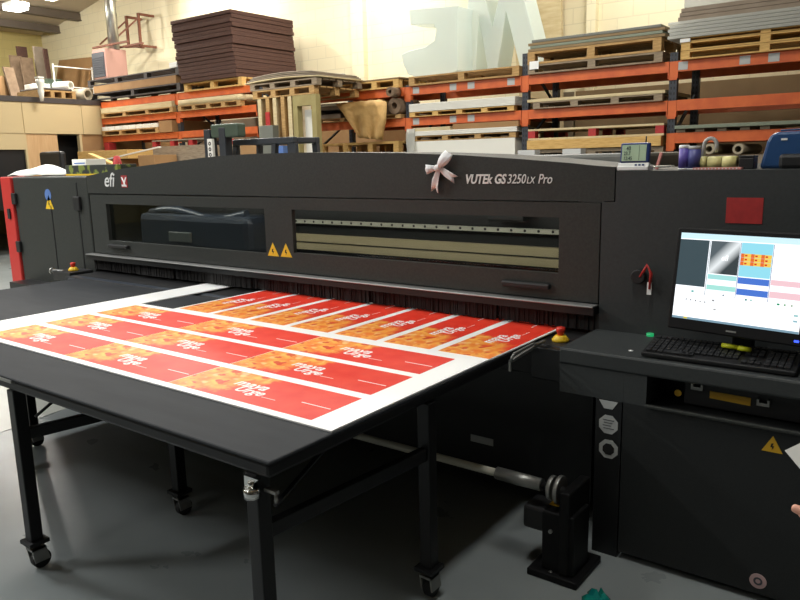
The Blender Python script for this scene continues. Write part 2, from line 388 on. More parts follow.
# office partition on the left with its storage deck
XO = -14.6; ZO = 2.96
op0, op1 = PX(26, 135, XO).y, PX(57, 133, XO).y
dk0, dk1 = op1, PX(79, 133, XO).y
g = G()
g.box(XO - .1, XO, 5.0, YB, 2.36, ZO).box(XO - .1, XO, op0 - .04, op0, 0, 2.36).box(XO - .1, XO, dk1, dk1 + .05, 0, 2.36)
g.box(XO - .1, XO, 4.2, op0 - .04, 2.05, 2.36).box(XO - .1, XO, 4.2, op0 - .9, 0, 2.05).box(XO - .1, XO, 4.2, 5.0, 2.36, ZO)
g.box(XO, XO + .012, 4.2, op0 - .04, 2.36, ZO - .02).box(XO, XO + .012, op0 - .02, dk1 + .03, 2.36, ZO - .02).box(XO, XO + .012, dk1 + .1, YB, 2.36, ZO - .02)
struct(g.make('wall_office', 'office', keep=True, origin=(0, 0, 0)))
struct(G().box(XL, XO + .03, 4.2, YB, ZO, ZO + .1).make('ceiling_office', 'darksheet', keep=True, origin=(0, 0, 0)))
struct(G().box(XO - .06, XO - .01, op0, op1, 0, 2.35).make('door_1', 'doorwood'))
struct(G().box(XO - .5, XO - .45, dk0 - .3, dk1 + .3, 0, 2.35).make('dark_doorway', 'seam'))  # black panel painted in for the darkness inside the doorway
struct(G().box(XO - .06, XO - .02, dk1 + .05, YB, 0, 2.36).make('trim_20', 'card'))
struct(G().box(XO - .09, XO - .05, op0 - .9, op0 - .04, 0.9, 2.05).make('window_1', 'deepblack'))

# ------------------------------------------------------------------ lamps
def fixture(x, y, z, label, power, along='y', L=1.5, rod=True):
    t = thing('ceiling_light', label, 'light', (x, y, z))
    a, b = (0.16, L / 2) if along == 'y' else (L / 2, 0.16)
    G().box(x - a, x + a, y - b, y + b, z + .05, z + .13).make('housing', 'white', t)
    G().box(x - a * .9, x + a * .9, y - b * .97, y + b * .97, z, z + .05).make('diffuser', 'lamp', t)
    g = G()
    for s in (-.6, .6): g.cyl((x + s * a * (along != 'y'), y + s * b * (along == 'y'), z + .13), (x + s * a * (along != 'y'), y + s * b * (along == 'y'), zroof(x) - .02), .006, 8)
    g.make('hanging_rod', 'steel', t)
    if power:
        if power > 0: ld = bpy.data.lights.new('lamp', 'AREA'); ld.shape = 'RECTANGLE'; ld.size = 2 * a; ld.size_y = 2 * b
        else: ld = bpy.data.lights.new('lamp', 'POINT'); ld.shadow_soft_size = .12        # unseen all-round lamp, added to brighten the left wall
        ld.energy = abs(power); ld.color = (1.0, .97, .91) if y > 4 else (.97, .99, 1.0)
        lo = bpy.data.objects.new('lamp', ld); COL.objects.link(lo); lo.parent = t; lo.location = (0, 0, -0.02 if power > 0 else -.14)
    return t
LG = 'unseen tube lights'
q = PZ(16, 10, 4.75)
fixture(q.x, q.y, q.z, 'small bright tube light hanging lower, in the top left corner', 60, 'x', 0.42)
q = PZ(35, -3.5, 5.0)
fixture(q.x, q.y, q.z, 'bright tube light cut by the top edge, right of the small hanging light', 60, 'y', 0.9)
for (x, y, z, e) in ((-8.0, 9.3, 5.6, 140), (-3.2, 9.3, 5.6, 100), (-12.3, 9.3, 5.9, 260), (-17.0, 7.3, 5.2, -250), (-9.0, 6.0, 5.4, 160), (-4.0, 6.2, 5.4, 140), (-9.5, 0.6, 5.1, 460), (-4.8, 2.3, 5.1, 65), (-1.05, 1.65, 5.1, 52), (-7.0, -2.2, 5.1, 190), (-2.6, -3.4, 5.1, 15)):  # unseen fixtures, several added as fill for printer, wall and floor
    fixture(x, y, z, 'unseen long tube light added under the roof beyond the top of the frame', e).__setitem__('group', LG)

# ------------------------------------------------------------------ the printer
YM = 3.2                     # front face
XA, XB = -5.47, -1.245       # print opening
pr = thing('wide_format_printer', 'huge charcoal flatbed printer with two long smoked windows and arched top cover', 'printer', (-3.0, 3.9, 0))
# left cabinet
lc = G().box(-6.70, -5.49, YM, 4.9, 0.0, 1.61).make('left_cabinet', 'shell', pr, bev=.012)
G().box(-6.89, -6.702, YM - .02, 4.9, 0.0, 1.612).make('red_trim', 'red', lc, bev=.01)
G().box(-6.80, -6.76, YM - .032, YM - .021, 1.24, 1.33).make('recessed_catch', 'seam', lc)
for x, z in ((-6.68, 1.42), (-6.70, .99)):
    G().box(x - .035, x + .035, YM - .025, YM, z - .05, z + .05).make('hinge', 'black', lc, bev=.006)
G().box(-5.69, -5.60, YM - .025, YM, 1.34, 1.45).make('hinge', 'black', lc, bev=.006)
G().box(-6.085, -6.075, YM - .004, YM, 0.2, 1.37).make('door_seam', 'seam', lc)
G().box(-5.66, -5.645, YM - .004, YM, 0.2, 1.56).make('door_seam', 'seam', lc)
a = PY(48, 195, YM)
g = G().cyl((a.x, YM - .002, a.z), (a.x, YM, a.z), .05, 24); g.make('blue_sign', 'blueink', lc)
def warn(cx, z0, w, h, y, parent, m='yellow', ink='seam'):
    o = G().prism([(cx - w / 2, z0), (cx + w / 2, z0), (cx, z0 + h)], 'y', y - .002, y).make('warning_sticker', m, parent)
    G().prism([(cx - w * .06, z0 + h * .52), (cx + w * .05, z0 + h * .56), (cx + w * .0, z0 + h * .38), (cx + w * .09, z0 + h * .38), (cx - w * .02, z0 + h * .12), (cx - .0 * w, z0 + h * .3), (cx - w * .09, z0 + h * .3)],
              'y', y - .003, y - .002).make('warning_symbol', ink, o)
    return o
a = PY(50, 209, YM); warn(a.x, a.z, .13, .12, YM, lc)
# top cover with its arched front
arch = [PY(*p, YM) for p in ((86, 176), (120, 169), (160, 163.5), (200, 158), (225, 155.5), (250, 154), (300, 152.5), (350, 152.5), (400, 153), (460, 155), (520, 159), (570, 163), (600, 166), (615, 167))]
prof = [(-5.49, 1.477), (-1.20, 1.477)] + [(p.x, p.z) for p in reversed(arch)]
prof[2] = (-1.20, prof[2][1]); prof[-1] = (-5.49, prof[-1][1])
tc = G().prism(prof, 'y', YM, YM + .55).make('top_cover', 'shell', pr)
G().box(-5.45, -1.26, YM + .551, 4.88, 1.48, 1.690).make('rear_cover', 'topgrey', tc, bev=.02)
for p in ((530, 155), (575, 155.5)):
    a = PY(*p, 4.0); G().box(a.x - .055, a.x + .055, 3.95, 4.02, 1.6902, 1.72).make('lug', 'white', tc)
# lettering on the cover
a = PY(465, 183.4, YM); zl_ = a.z
g = G().text('VUTEk GS', .064, facing(a.x, YM - .002, zl_), .003, .25, .0016, .83)
wx = max(v.co.x for v in g.bm.verts)
g.text('3250', .064, facing(wx + .001, YM - .002, zl_), .003, .25, .0002, .79)
wx = max(v.co.x for v in g.bm.verts)
g.text('LX', .046, facing(wx + .001, YM - .002, zl_), .003, .25, .0001, .76)
wx = max(v.co.x for v in g.bm.verts)
g.text('Pro', .064, facing(wx + .012, YM - .002, zl_), .003, .25, .0002, .79)
print('LETTERING END', max(v.co.x for v in g.bm.verts), 'wanted', PY(553, 183, YM).x)
g.make('lettering', 'silverink', tc)
a = PY(104.5, 186.5, YM)
G().text('efi', .15, facing(a.x, YM - .002, a.z), .003, .22, .0012, .98).make('maker_emblem', 'silverink', tc)
a, b = PY(121, 175.5, YM), PY(128, 187.5, YM)
em = G().box(a.x, b.x, YM - .003, YM, b.z, a.z).make('red_emblem', 'redsticker', tc)
cx = (a.x + b.x) / 2; zt = a.z; hh = a.z - b.z
g = G().prism([(cx - .036, zt - .012), (cx - .020, zt - .012), (cx, zt - .042), (cx + .020, zt - .012), (cx + .034, zt - .012), (cx + .010, zt - .055), (cx + .010, zt - .078), (cx - .010, zt - .078), (cx - .010, zt - .055)], 'y', YM - .005, YM - .003)
g.text('VUTEk', .022, facing(cx - .033, YM - .004, b.z + .006), .002, 0, .001, .95)
g.make('emblem_mark', 'whiteink', em)
# front door panel with two window openings
W1 = (-5.255, -3.472, 1.112, 1.397); W2 = (-3.228, -1.462, 1.130, 1.397)
Z0, Z1 = 1.005, 1.468
g = G()
xs = [XA, W1[0], W1[1], W2[0], W2[1], -1.262]
for k in range(5):
    x0, x1 = xs[k], xs[k + 1]
    if k == 1: zz = [(Z0, W1[2]), (W1[3], Z1)]
    elif k == 3: zz = [(Z0, W2[2]), (W2[3], Z1)]
    else: zz = [(Z0, Z1)]
    for z0, z1 in zz: g.box(x0, x1, YM, YM + .03, z0, z1)
fd = g.make('front_door', 'shell', pr)
G().box(W1[0] - .01, W1[1] + .01, YM + .031, YM + .036, W1[2] - .01, W1[3] + .01).make('window_pane', 'glass', fd)
G().box(W2[0] - .01, W2[1] + .01, YM + .031, YM + .036, W2[2] - .01, W2[3] + .01).make('window_pane', 'glass', fd)
for px in (120, 527):
    a = PY(px, 246 if px == 120 else 284, YM)
    G().box(a.x - .13, a.x + .13, YM - .03, YM, a.z - .016, a.z + .012).make('handle', 'black', fd, bev=.008)
for px in (273.5, 286.5):
    a = PY(px, 256 if px < 280 else 257, YM); warn(a.x, a.z, .10, .085, YM, fd)
# lower lip
G().box(XA - .05, -1.262, YM - .06, YM + .02, .990, .999).make('lower_lip', 'lipmetal', pr, bev=.004)
G().box(XA - .05, -1.262, YM - .05, YM + .02, .955, .989).make('brush_holder', 'deepblack', pr)
# bristle curtain
def bristles(x0, x1, dy, z0=.8695):
    g = G(); x = x0
    while x < x1:
        w = random.uniform(.006, .014); y = YM + dy + random.uniform(-.004, .004)
        g.box(x, min(x + w * .86, x1), y, y + .008, z0 + random.uniform(0, .006), .954); x += w
    g.box(x0, x1, YM + dy + .012, YM + dy + .02, z0 + .004, .954)
    return g
seg = [-5.5, -4.9, -4.45, -4.05, -3.62, -3.12, -2.62, -2.2, -1.79, -1.25]
for k in range(len(seg) - 1):
    bristles(seg[k] + .004, seg[k + 1] - .004, -.012 if k % 2 else 0.0).make('bristle_curtain', 'bristle', pr)
# inside: gantry and rails behind the windows
G().box(-5.45, -1.25, 3.95, 4.0, .9, 1.47).make('rear_panel', 'black', pr)
G().box(-5.45, -1.25, YM + .04, 4.0, .99, 1.01).make('inner_floor', 'black', pr)
YG = 3.55
def band(y0, y1, m, name, x0=-5.3, x1=-1.25, dy=.04, yy=YG):
    a, b = PY(530, y0, yy), PY(530, y1, yy)
    return G().box(x0, x1, yy, yy + dy, b.z, a.z).make(name, m, gt)
gt = G().box(-5.4, -1.25, YG + .045, YG + .12, 1.03, 1.42).make('gantry', 'deepblack', pr)
ps = band(229, 233.5, 'cream2', 'scale_strip', dy=.03)
g = G(); z = PY(530, 231, YG).z
for k in range(46): g.cyl((-5.1 + k * .082, YG - .002, z), (-5.1 + k * .082, YG, z), .008, 8)
h = g.make('strip_holes', 'seam', gt)
band(247, 256, 'cream', 'guide_rail'); band(258, 266, 'cream', 'guide_rail')
G().box(-2.02, -1.80, YG - .06, YG - .001, 1.34, 1.415).make('cable_carrier', 'deepblack', gt, bev=.01)
# made-up carriage, standing in for reflections in the left window
cg = G().box(-5.0, -3.75, 3.30, YG - .01, 1.06, 1.33).make('standin_carriage', 'belt', pr, bev=.05)
G().box(-4.6, -4.35, 3.28, 3.299, 1.13, 1.2).make('standin_plate', 'steel', cg, bev=.003)
G().tube([(-4.9 + k * .12, 3.36, 1.33 + .03 * math.sin(k * .75)) for k in range(10)], .028).make('standin_hose', 'belt', cg)
ld = bpy.data.lights.new('rail_fill_lamp', 'AREA'); ld.shape = 'RECTANGLE'; ld.size = 3.9; ld.size_y = .05; ld.energy = 12; ld.color = (1, .95, .86)  # unseen lamp and strip, added to light the rails behind the windows
lo = bpy.data.objects.new('rail_fill_lamp', ld); COL.objects.link(lo); lo.parent = pr; lo.location = Vector((-3.3, 3.27, 1.455)) - WL[pr]; lo.rotation_euler = (math.radians(40), 0, 0)
G().box(-5.3, -1.4, 3.255, 3.285, 1.457, 1.468).make('fill_lamp_strip', 'alu', pr)
# right cabinet
rc = G().prism([(-1.256, 0), (1.6, 0), (1.6, 1.610), (-1.194, 1.610), (-1.194, 1.4735), (-1.256, 1.4735)], 'y', YM, 4.9).make('right_cabinet', 'shell_side', pr)
a, b = PY(727, 197.5, YM), PY(762, 224, YM)
G().box(a.x, b.x, YM - .002, YM, b.z, a.z).make('red_sticker', 'redsticker', rc)
a = PY(640, 276, YM)
G().cyl((a.x, YM - .035, a.z), (a.x, YM, a.z), .032, 20).make('key_switch', 'black', rc, bev=.004)
g = G().tube([(a.x + .01, YM - .03, a.z), (a.x + .04, YM - .03, a.z + .055), (a.x + .058, YM - .03, a.z + .02), (a.x + .054, YM - .028, a.z - .05)], .007, 8)
ks = g.make('key_strap', 'red', rc)
G().box(a.x + .043, a.x + .062, YM - .032, YM - .024, a.z - .075, a.z - .02).make('key_tag', 'white', ks)
# body beneath the bed, and the bed with its belt
G().box(-6.6, -1.2, 3.02, 4.9, 0.10, .70).box(-6.4, -1.3, 3.2, 4.8, 0, .10).make('lower_body', 'deepblack', pr)
bd = G().box(-5.48, -1.2, 2.93, 3.9, .70, .850).make('print_bed', 'black', pr, bev=.006)
G().cyl((-5.42, 2.97, .79), (-1.56, 2.97, .79), .066, 28).make('feed_belt', 'belt', bd)
a = PY(482, 440, 3.02); G().box(a.x - .065, a.x + .065, 3.017, 3.02, a.z - .018, a.z + .018).make('serial_plate', 'stickergrey', pr)
def estop(c, parent):
    x, y, z = c
    o = G().lathe((x, y, z), [(.038, 0), (.040, .009), (.027, .024), (.024, .028)], 24).make('emergency_stop', 'yellow', parent)
    G().lathe((x, y, z + .0282), [(.014, 0), (.016, .010), (.019, .014), (.021, .026), (.019, .036), (.008, .039)], 24).make('button', 'redbutton', o)
a = PZ(560.5, 341, .85); estop((a.x, a.y, .850), pr)
sm = G().box(-5.72, -5.46, 2.96, 3.16, .80, .872).make('side_ledge', 'black', pr, bev=.006)
estop((-5.56, 3.05, .872), pr)
G().cyl((-5.78, 3.0, .86), (-5.62, 3.0, .86), .018, 12).cyl((-5.80, 3.0, .86), (-5.78, 3.0, .86), .028, 12).make('side_lever', 'steel', pr)
# side guide with its chrome handle
sg = G().box(-1.44, -1.29, 2.885, 2.929, .70, .845).make('side_guide', 'deepblack', pr, bev=.004)
gp = [PX(510, 362, -1.40), PX(538, 344, -1.40), PX(510, 371, -1.40), PX(514, 354, -1.385), PX(533, 344, -1.385)]
G().bar(gp[0], gp[1], .012).bar(gp[0], gp[2], .009).bar(gp[3], gp[4], .010).cyl(gp[3], gp[0], .006, 8).cyl(gp[4], gp[1], .006, 8).bar(gp[1], (-1.40, 2.93, gp[1].z), .012).make('guide_handle', 'steel', sg)
# operator console
cn = G().prism([(2.80, .885), (2.795, .875), (2.795, .822), (2.80, .815), (3.199, .815), (3.199, .885)], 'x', -1.264, 1.2).make('operator_console', 'shell_side', pr, bev=.004)
RX0, RX1 = -.893, .30
G().box(-.985, RX0, 2.80, 3.199, .6905, .8149).make('recess_side', 'shell_side', cn)
g = G().box(-1.10, -.99, 2.80, 3.199, 0, .6895)
g.make('console_side', 'deepblack', cn)
g = G().box(-.985, 1.2, 2.80, 3.199, 0.03, .690).box(RX1, 1.2, 2.80, 3.199, .69, .8149).box(RX0, RX1, 3.02, 3.199, .69, .8149)
g.make('console_body', 'console', cn)
G().box(-.985, 1.2, 2.86, 3.199, 0, .0299).make('toe_kick', 'seam', cn)
G().box(RX0, RX1, 2.782, 2.80, .690, .702).make('recess_lip', 'shell', cn, bev=.003)
G().box(-1.264, -.9855, 2.80, 3.199, .69, .8149).make('console_bracket', 'shell_side', cn)
# gear inside the recess
G().box(RX0 + .12, RX1 - .02, 2.89, 3.018, .700, .806).make('drive_unit', 'black', cn, bev=.004)
a, b = PY(710, 391, 2.888), PY(751, 398, 2.888)
G().quadbox([(a.x, 2.886, a.z - .028), (b.x, 2.886, b.z - .031), (b.x, 2.889, b.z - .031), (a.x, 2.889, a.z - .028), (a.x, 2.886, a.z), (b.x, 2.886, b.z), (b.x, 2.889, b.z), (a.x, 2.889, a.z)]).make('yellow_label', 'yellowdull', cn)
a = PY(678, 393, 2.888); G().cyl((a.x, 2.886, a.z), (a.x, 2.889, a.z), .014, 16).make('indicator_label', 'yellowdull', cn)
for px, py in ((698, 386), (764, 402)):
    a = PY(px, py, 2.888); G().box(a.x - .022, a.x + .022, 2.87, 2.889, a.z - .012, a.z + .0).box(a.x - .022, a.x - .014, 2.87, 2.889, a.z, a.z + .012).box(a.x + .014, a.x + .022, 2.87, 2.889, a.z, a.z + .012).make('latch', 'steel', cn)
# stickers low on the console
def ngon(c, r, n, y, name, m, parent, rot=0.0, hole=None, half=False):
    pts = [(c.x + r * math.cos(rot + 2 * PI * k / n), c.z + r * math.sin(rot + 2 * PI * k / n)) for k in range(n)]
    if half: pts = [(c.x - r, c.z), (c.x - r * .45, c.z - r * .85), (c.x + r * .45, c.z - r * .85), (c.x + r, c.z)]
    return G().prism(pts, 'y', y - .002, y).make(name, m, parent)
a = PY(608.5, 405.5, 2.80); a.z = .686; ngon(a, .040, 8, 2.80, 'sticker', 'stickergrey', cn, half=True)
a = PY(608.5, 424.5, 2.80); s1 = ngon(a, .043, 8, 2.80, 'sticker', 'stickergrey', cn, PI / 8)
g = G()
for k in range(4): g.box(a.x - .024 + .004 * (k % 2), a.x + .024 - .006 * (k % 3), 2.7965, 2.798, a.z + .018 - k * .012, a.z + .021 - k * .012)
g.make('sticker_print', 'heatergrille', s1)
a = PY(608.5, 449, 2.80); s2 = ngon(a, .043, 8, 2.80, 'sticker', 'stickergrey', cn, PI / 8)
ngon(a, .026, 8, 2.798, 'sticker_centre', 'seam', s2, PI / 8)
a = PY(772, 452, 2.80); warn(a.x, a.z, .07, .062, 2.80, cn, 'yellowdull')
a = PY(758, 581, 2.80); s3 = G().cyl((a.x, 2.798, a.z), (a.x, 2.80, a.z), .030, 24).make('round_sticker', 'pinksticker', cn)
G().cyl((a.x, 2.797, a.z), (a.x, 2.798, a.z), .016, 18, hole=.009).make('sticker_print', 'heatergrille', s3)
a = PZ(650, 336, .885); G().cyl((a.x, a.y, .885), (a.x, a.y, .897), .016, 16).make('indicator_lamp', 'ledgreen', cn)
a = PZ(631, 351, .885); G().cyl((a.x, a.y, .885), (a.x, a.y, .887), .009, 12).make('screw', 'white', cn)

# bow
bw = thing('ribbon_bow', 'white satin ribbon bow stuck on the dark printer cover beside the lettering', 'bow', (-2.12, YM - .03, 1.52))
kx, kz = PY(440.5, 168, YM).x, PY(440.5, 168, YM).z
BS = .80
def ribbon(path, widths, name, wave=.010, fork=False):
    rows = []
    n = len(path)
    for i, (x, z) in enumerate(path):
        a = Vector(path[max(i - 1, 0)]); b = Vector(path[min(i + 1, n - 1)]); d = (b - a).normalized(); nx, nz = -d.y, d.x
        w = widths[i]; row = []
        for k in range(7):
            t = (k - 3) / 3
            ext = 0
            if fork and i == n - 1: ext = -.03 * (1 - abs(t))
            row.append((kx + BS * (x + nx * w * t + d.x * ext), YM - .012 - .012 * math.sin(i / (n - 1) * PI) - wave * .4 * math.cos(t * 3 + i), kz + BS * (z + nz * w * t + d.y * ext)))
        rows.append(row)
    G().strip(rows, .003).make(name, 'ribbon', bw)
def loop(path, widths, name):
    # a loop out and back: front leaf and back leaf
    rows = []
    n = len(path)
    for leaf in (0, 1):
        seq = range(n) if leaf == 0 else range(n - 1, -1, -1)
        for i in seq:
            x, z = path[i]; a = Vector(path[max(i - 1, 0)]); b = Vector(path[min(i + 1, n - 1)]); d = (b - a).normalized(); nx, nz = -d.y, d.x
            puff = .030 * math.sin(i / (n - 1) * PI)
            y = YM - .012 - (puff if leaf == 0 else 0) - .008
            rows.append([(kx + BS * (x + nx * widths[i] * t), y - .004 * math.cos(4 * t), kz + BS * (z + nz * widths[i] * t)) for t in (-1, -.6, -.2, .2, .6, 1)])
    G().strip(rows, .003).make(name, 'ribbon', bw)
loop([(0, 0), (.02, .018), (.045, .042), (.066, .070), (.080, .095)], [.010, .018, .026, .032, .030], 'ribbon_loop')
loop([(0, 0), (-.03, .0), (-.055, -.003), (-.08, -.006), (-.098, -.008)], [.010, .016, .022, .028, .032], 'ribbon_loop')
ribbon([(0, 0), (-.010, -.035), (-.020, -.075), (-.028, -.115), (-.036, -.155)], [.010, .018, .023, .025, .028], 'ribbon_tail', fork=True)
ribbon([(0, 0), (.030, -.015), (.065, -.035), (.100, -.056), (.130, -.076)], [.010, .018, .022, .024, .026], 'ribbon_tail', fork=True)
G().lathe((kx, YM - .03, kz - .018), [(.006, 0), (.016, .006), (.019, .018), (.016, .030), (.006, .036)], 14).make('knot', 'ribbon', bw)

# ------------------------------------------------------------------ in-feed table
ZT = .86
tb = thing('infeed_table', 'long black folding table on casters in front of the printer, carrying the printed sheet', 'table', (-3.3, 2.0, 0))
G().box(-5.22, -1.45, 1.30, 2.88, ZT - .012, ZT).make('tabletop', 'tabletop', tb, bev=.006)
G().box(-5.20, -1.465, 1.312, 2.87, ZT - .06, ZT - .0125).make('table_frame', 'tableedge', tb, bev=.012)
for x, y in ((-2.98, 1.335), (-1.548, 1.34), (-4.39, 1.335), (-4.37, 2.03), (-2.862, 1.985), (-1.482, 2.115)):
    lg = G().box(x - .026, x + .026, y - .026, y + .026, .135, ZT - .0605).make('leg', 'legblack', tb, bev=.004)
    G().box(x - .042, x + .042, y - .042, y + .042, .118, .1345).cyl((x, y, .09), (x, y, .118), .018, 12).make('caster_plate', 'legblack', lg)
    G().quadbox([(x - .026, y - .02, .035), (x - .020, y - .02, .035), (x - .020, y + .045, .035), (x - .026, y + .045, .035), (x - .026, y - .03, .10), (x - .020, y - .03, .10), (x - .020, y + .03, .10), (x - .026, y + .03, .10)]) \
       .quadbox([(x + .020, y - .02, .035), (x + .026, y - .02, .035), (x + .026, y + .045, .035), (x + .020, y + .045, .035), (x + .020, y - .03, .10), (x + .026, y - .03, .10), (x + .026, y + .03, .10), (x + .020, y + .03, .10)]) \
       .box(x - .026, x + .026, y - .03, y + .03, .09, .10).make('caster_fork', 'steel', lg)
    G().cyl((x - .016, y + .015, .04), (x + .016, y + .015, .04), .04, 24).make('caster_wheel', 'rubber', lg, bev=.004)
for p, q_ in (((-2.98, 1.3615, .60), (-2.862, 1.9585, .60)), ((-1.548, 1.3665, .60), (-1.482, 2.0885, .60)), ((-4.39, 1.3615, .60), (-4.37, 2.0035, .60))):
    G().bar(p, q_, .034, .048).make('cross_rail', 'legblack', tb, bev=.003)
    G().bar((p[0], 1.40, .66), (p[0] + .03, 1.62, ZT - .065), .018, .006).make('folding_stay', 'legblack', tb)
hg = PY(262, 490, 1.30)
G().prism([(-1.56, .795), (-1.50, .795), (-1.56, .745)], 'y', 1.300, 1.312).make('corner_hinge', 'chrome', tb)
G().cyl((-1.53, 1.30, .735), (-1.53, 1.30, .765), .024, 18).cyl((-1.53, 1.30, .765), (-1.53, 1.30, .785), .010, 12).make('corner_knob', 'chrome', tb)
G().box(-1.518, -1.470, 1.335, 1.350, .742, .752).cyl((-1.476, 1.342, .715), (-1.476, 1.342, .7415), .006, 8).make('corner_pin', 'steel', tb)
a = PZ(12, 375, ZT); G().box(a.x - .05, a.x + .05, 1.296, 1.312, ZT - .02, ZT - .008).make('edge_clip', 'steel', tb)

# ------------------------------------------------------------------ printed sheet
ZS = ZT + .006
sh = thing('printed_sheet', 'large white board printed with red and orange banners, lying on the table', 'print', (-2.65, 2.4, ZT + .0005))
g = G()
pts = [(-3.842, 1.566), (-1.457, 1.566), (-1.457, 2.50), (-1.452, 2.56), (-1.440, 3.312), (-3.535, 3.312), (-3.535, 2.51), (-3.842, 2.51)]
g.prism(pts, 'z', ZT + .0005, ZS)
g.make('board', 'sheetwhite', sh)
PL, PW = .7475, .255
def panel():
    o = G().box(0, PL, 0, PW, 0, .0008).make('printed_panel', 'print', sh, origin=(0, 0, 0), keep=True)
    tm = lambda x, y: Matrix.Translation((x, y, .0011))
    g = G()
    g.text('maya', .084, tm(.225, .124), .0008, .15, .0012, .96)
    g.text('Urge', .074, tm(.280, .074), .0008, .15, .0012, .98)
    g.make('print_lettering', 'whiteink', o, origin=(0, 0, 0), keep=True)
    G().box(.435, .505, .072, .0745, .0007, .0015).make('print_flourish', 'whiteink', o, origin=(0, 0, 0), keep=True)
    G().box(.598, .731, .108, .1125, .0007, .0015).make('print_tagline', 'whiteink', o, origin=(0, 0, 0), keep=True)
    return o
pn = panel()
spots = []
for r, y in enumerate((1.602, 1.905, 2.205)):
    for cxx in (-3.828, -3.076, -2.323): spots.append((cxx, y, 0))
for k in range(7): spots.append((-1.456 - k * .3, 2.536, PI / 2))
for k, (x, y, rz) in enumerate(spots):
    o = pn if k == 0 else copy_tree(pn, sh)
    o.location = Vector((x, y, ZS)) - WL[sh]; o.rotation_euler = (0, 0, rz)
tag(G().box(-4.10, -3.845, 1.56, 3.30, ZT + .0005, ZT + .0065).make('white_board_strip', 'sheetwhite'), 'long blank white strip of board left of the printed banners on the table', 'board')

# ------------------------------------------------------------------ monitor
YAW, TILT = -.15, .15
mw, mh = .466, .338
Mx = Matrix.Translation((-.845, 2.93, 1.038)) @ Matrix.Rotation(YAW, 4, 'Z') @ Matrix.Rotation(-TILT, 4, 'X')
# local frame: x right, z up the screen, y away from the viewer
mo = thing('monitor', 'black flat monitor showing a bright print queue on the console', 'monitor', (-.62, 2.98, .885))
GX = lambda: G(Mx)
GX().box(-.018, mw + .018, .002, .045, -.045, mh + .020).make('bezel', 'standblack', mo, bev=.006)
sc = GX().box(0, mw, -.0005, .002, 0, mh).make('screen', emit('screen_white', (246, 250, 255), 1.35), mo)
def pix(u0, u1, v0, v1, rgb, name, s=1.0, y=-.0012):
    return GX().box(u0 * mw, u1 * mw, y, -.0005, (1 - v1) * mh, (1 - v0) * mh).make(name, emit(name + '_glow', rgb, s), sc)
pix(0, 1, .0, .065, (206, 238, 248), 'title_bar', 1.1)
pix(0, .245, .075, .61, (58, 78, 86), 'layout_pane', .9)
# the grey picture with a streak of light
gm = emit('preview_glow', (60, 70, 74), 1.0)
nt = gm.node_tree; b = nt.nodes['Principled BSDF']; tcn = nt.nodes.new('ShaderNodeTexCoord'); gr = nt.nodes.new('ShaderNodeSeparateXYZ'); ad = nt.nodes.new('ShaderNodeMath'); ad.operation = 'SUBTRACT'
r = nt.nodes.new('ShaderNodeValToRGB'); r.color_ramp.elements[0].position = .30; r.color_ramp.elements[0].color = lin((52, 62, 66)); r.color_ramp.elements[1].position = .5; r.color_ramp.elements[1].color = lin((240, 246, 248))
e = r.color_ramp.elements.new(.72); e.color = lin((84, 96, 102))
ad2 = nt.nodes.new('ShaderNodeMath'); ad2.operation = 'MULTIPLY_ADD'; ad2.inputs[1].default_value = .5; ad2.inputs[2].default_value = .5
nt.links.new(tcn.outputs['Generated'], gr.inputs[0]); nt.links.new(gr.outputs['Z'], ad.inputs[0]); nt.links.new(gr.outputs['X'], ad.inputs[1]); nt.links.new(ad.outputs[0], ad2.inputs[0]); nt.links.new(ad2.outputs[0], r.inputs[0]); nt.links.new(r.outputs[0], b.inputs['Emission Color'])
GX().box(.262 * mw, .495 * mw, -.0012, -.0005, (1 - .445) * mh, (1 - .075) * mh).make('preview_picture', gm, sc)
GX().text('efi', .030, Matrix.Translation((.355 * mw, -.0014, (1 - .29) * mh)) @ Matrix.Rotation(PI / 2, 4, 'X'), .0004, .15, .0006, .9).make('preview_lettering', emit('preview_text_glow', (250, 252, 252), 1.2), sc)
pix(.262, .495, .455, .51, (168, 228, 226), 'status_band'); pix(.262, .495, .575, .63, (170, 232, 222), 'status_band')
pix(.505, .745, .075, .45, (150, 226, 244), 'queue_pane')
for r_ in range(3):
    for c_ in range(3):
        u0 = .508 + c_ * .078; v0 = .195 + r_ * .044
        pix(u0, u0 + .026, v0, v0 + .042, (236, 110, 44), 'artwork_preview', 1.0, -.0018); pix(u0 + .026, u0 + .078, v0, v0 + .042, (250, 208, 84), 'artwork_preview', 1.0, -.0018)
        pix(u0 + .032, u0 + .05, v0 + .012, v0 + .03, (214, 44, 34), 'artwork_preview', 1.0, -.0024)
pix(.505, .745, .46, .53, (72, 120, 214), 'queue_band'); pix(.505, .745, .585, .655, (72, 120, 214), 'queue_band')
pix(.252, .256, .075, .70, (90, 110, 120), 'pane_divider'); pix(.498, .502, .075, .70, (60, 80, 130), 'pane_divider'); pix(.748, .752, .075, .70, (60, 80, 130), 'pane_divider')
pix(.756, 1, .455, .515, (248, 206, 214), 'alert_band'); pix(.756, 1, .58, .65, (248, 206, 214), 'alert_band')
for (u, v, w, rgb) in ((.14, .66, .02, (70, 170, 160)), (.40, .67, .012, (120, 140, 150)), (.58, .69, .014, (40, 130, 120)), (.62, .69, .012, (130, 190, 180)), (.82, .70, .02, (40, 150, 100)), (.87, .70, .014, (120, 170, 120)), (.92, .70, .014, (160, 180, 150)),
                     (.10, .76, .008, (90, 90, 90)), (.14, .76, .008, (70, 70, 80)), (.18, .765, .008, (90, 90, 90)), (.22, .77, .008, (90, 90, 90)), (.26, .77, .008, (90, 90, 90)), (.32, .74, .02, (150, 150, 150)), (.34, .84, .02, (180, 180, 180)), (.95, .8, .03, (150, 200, 200)), (.95, .86, .03, (150, 190, 200))):
    pix(u, u + w, v, v + .02, rgb, 'tool_icon')
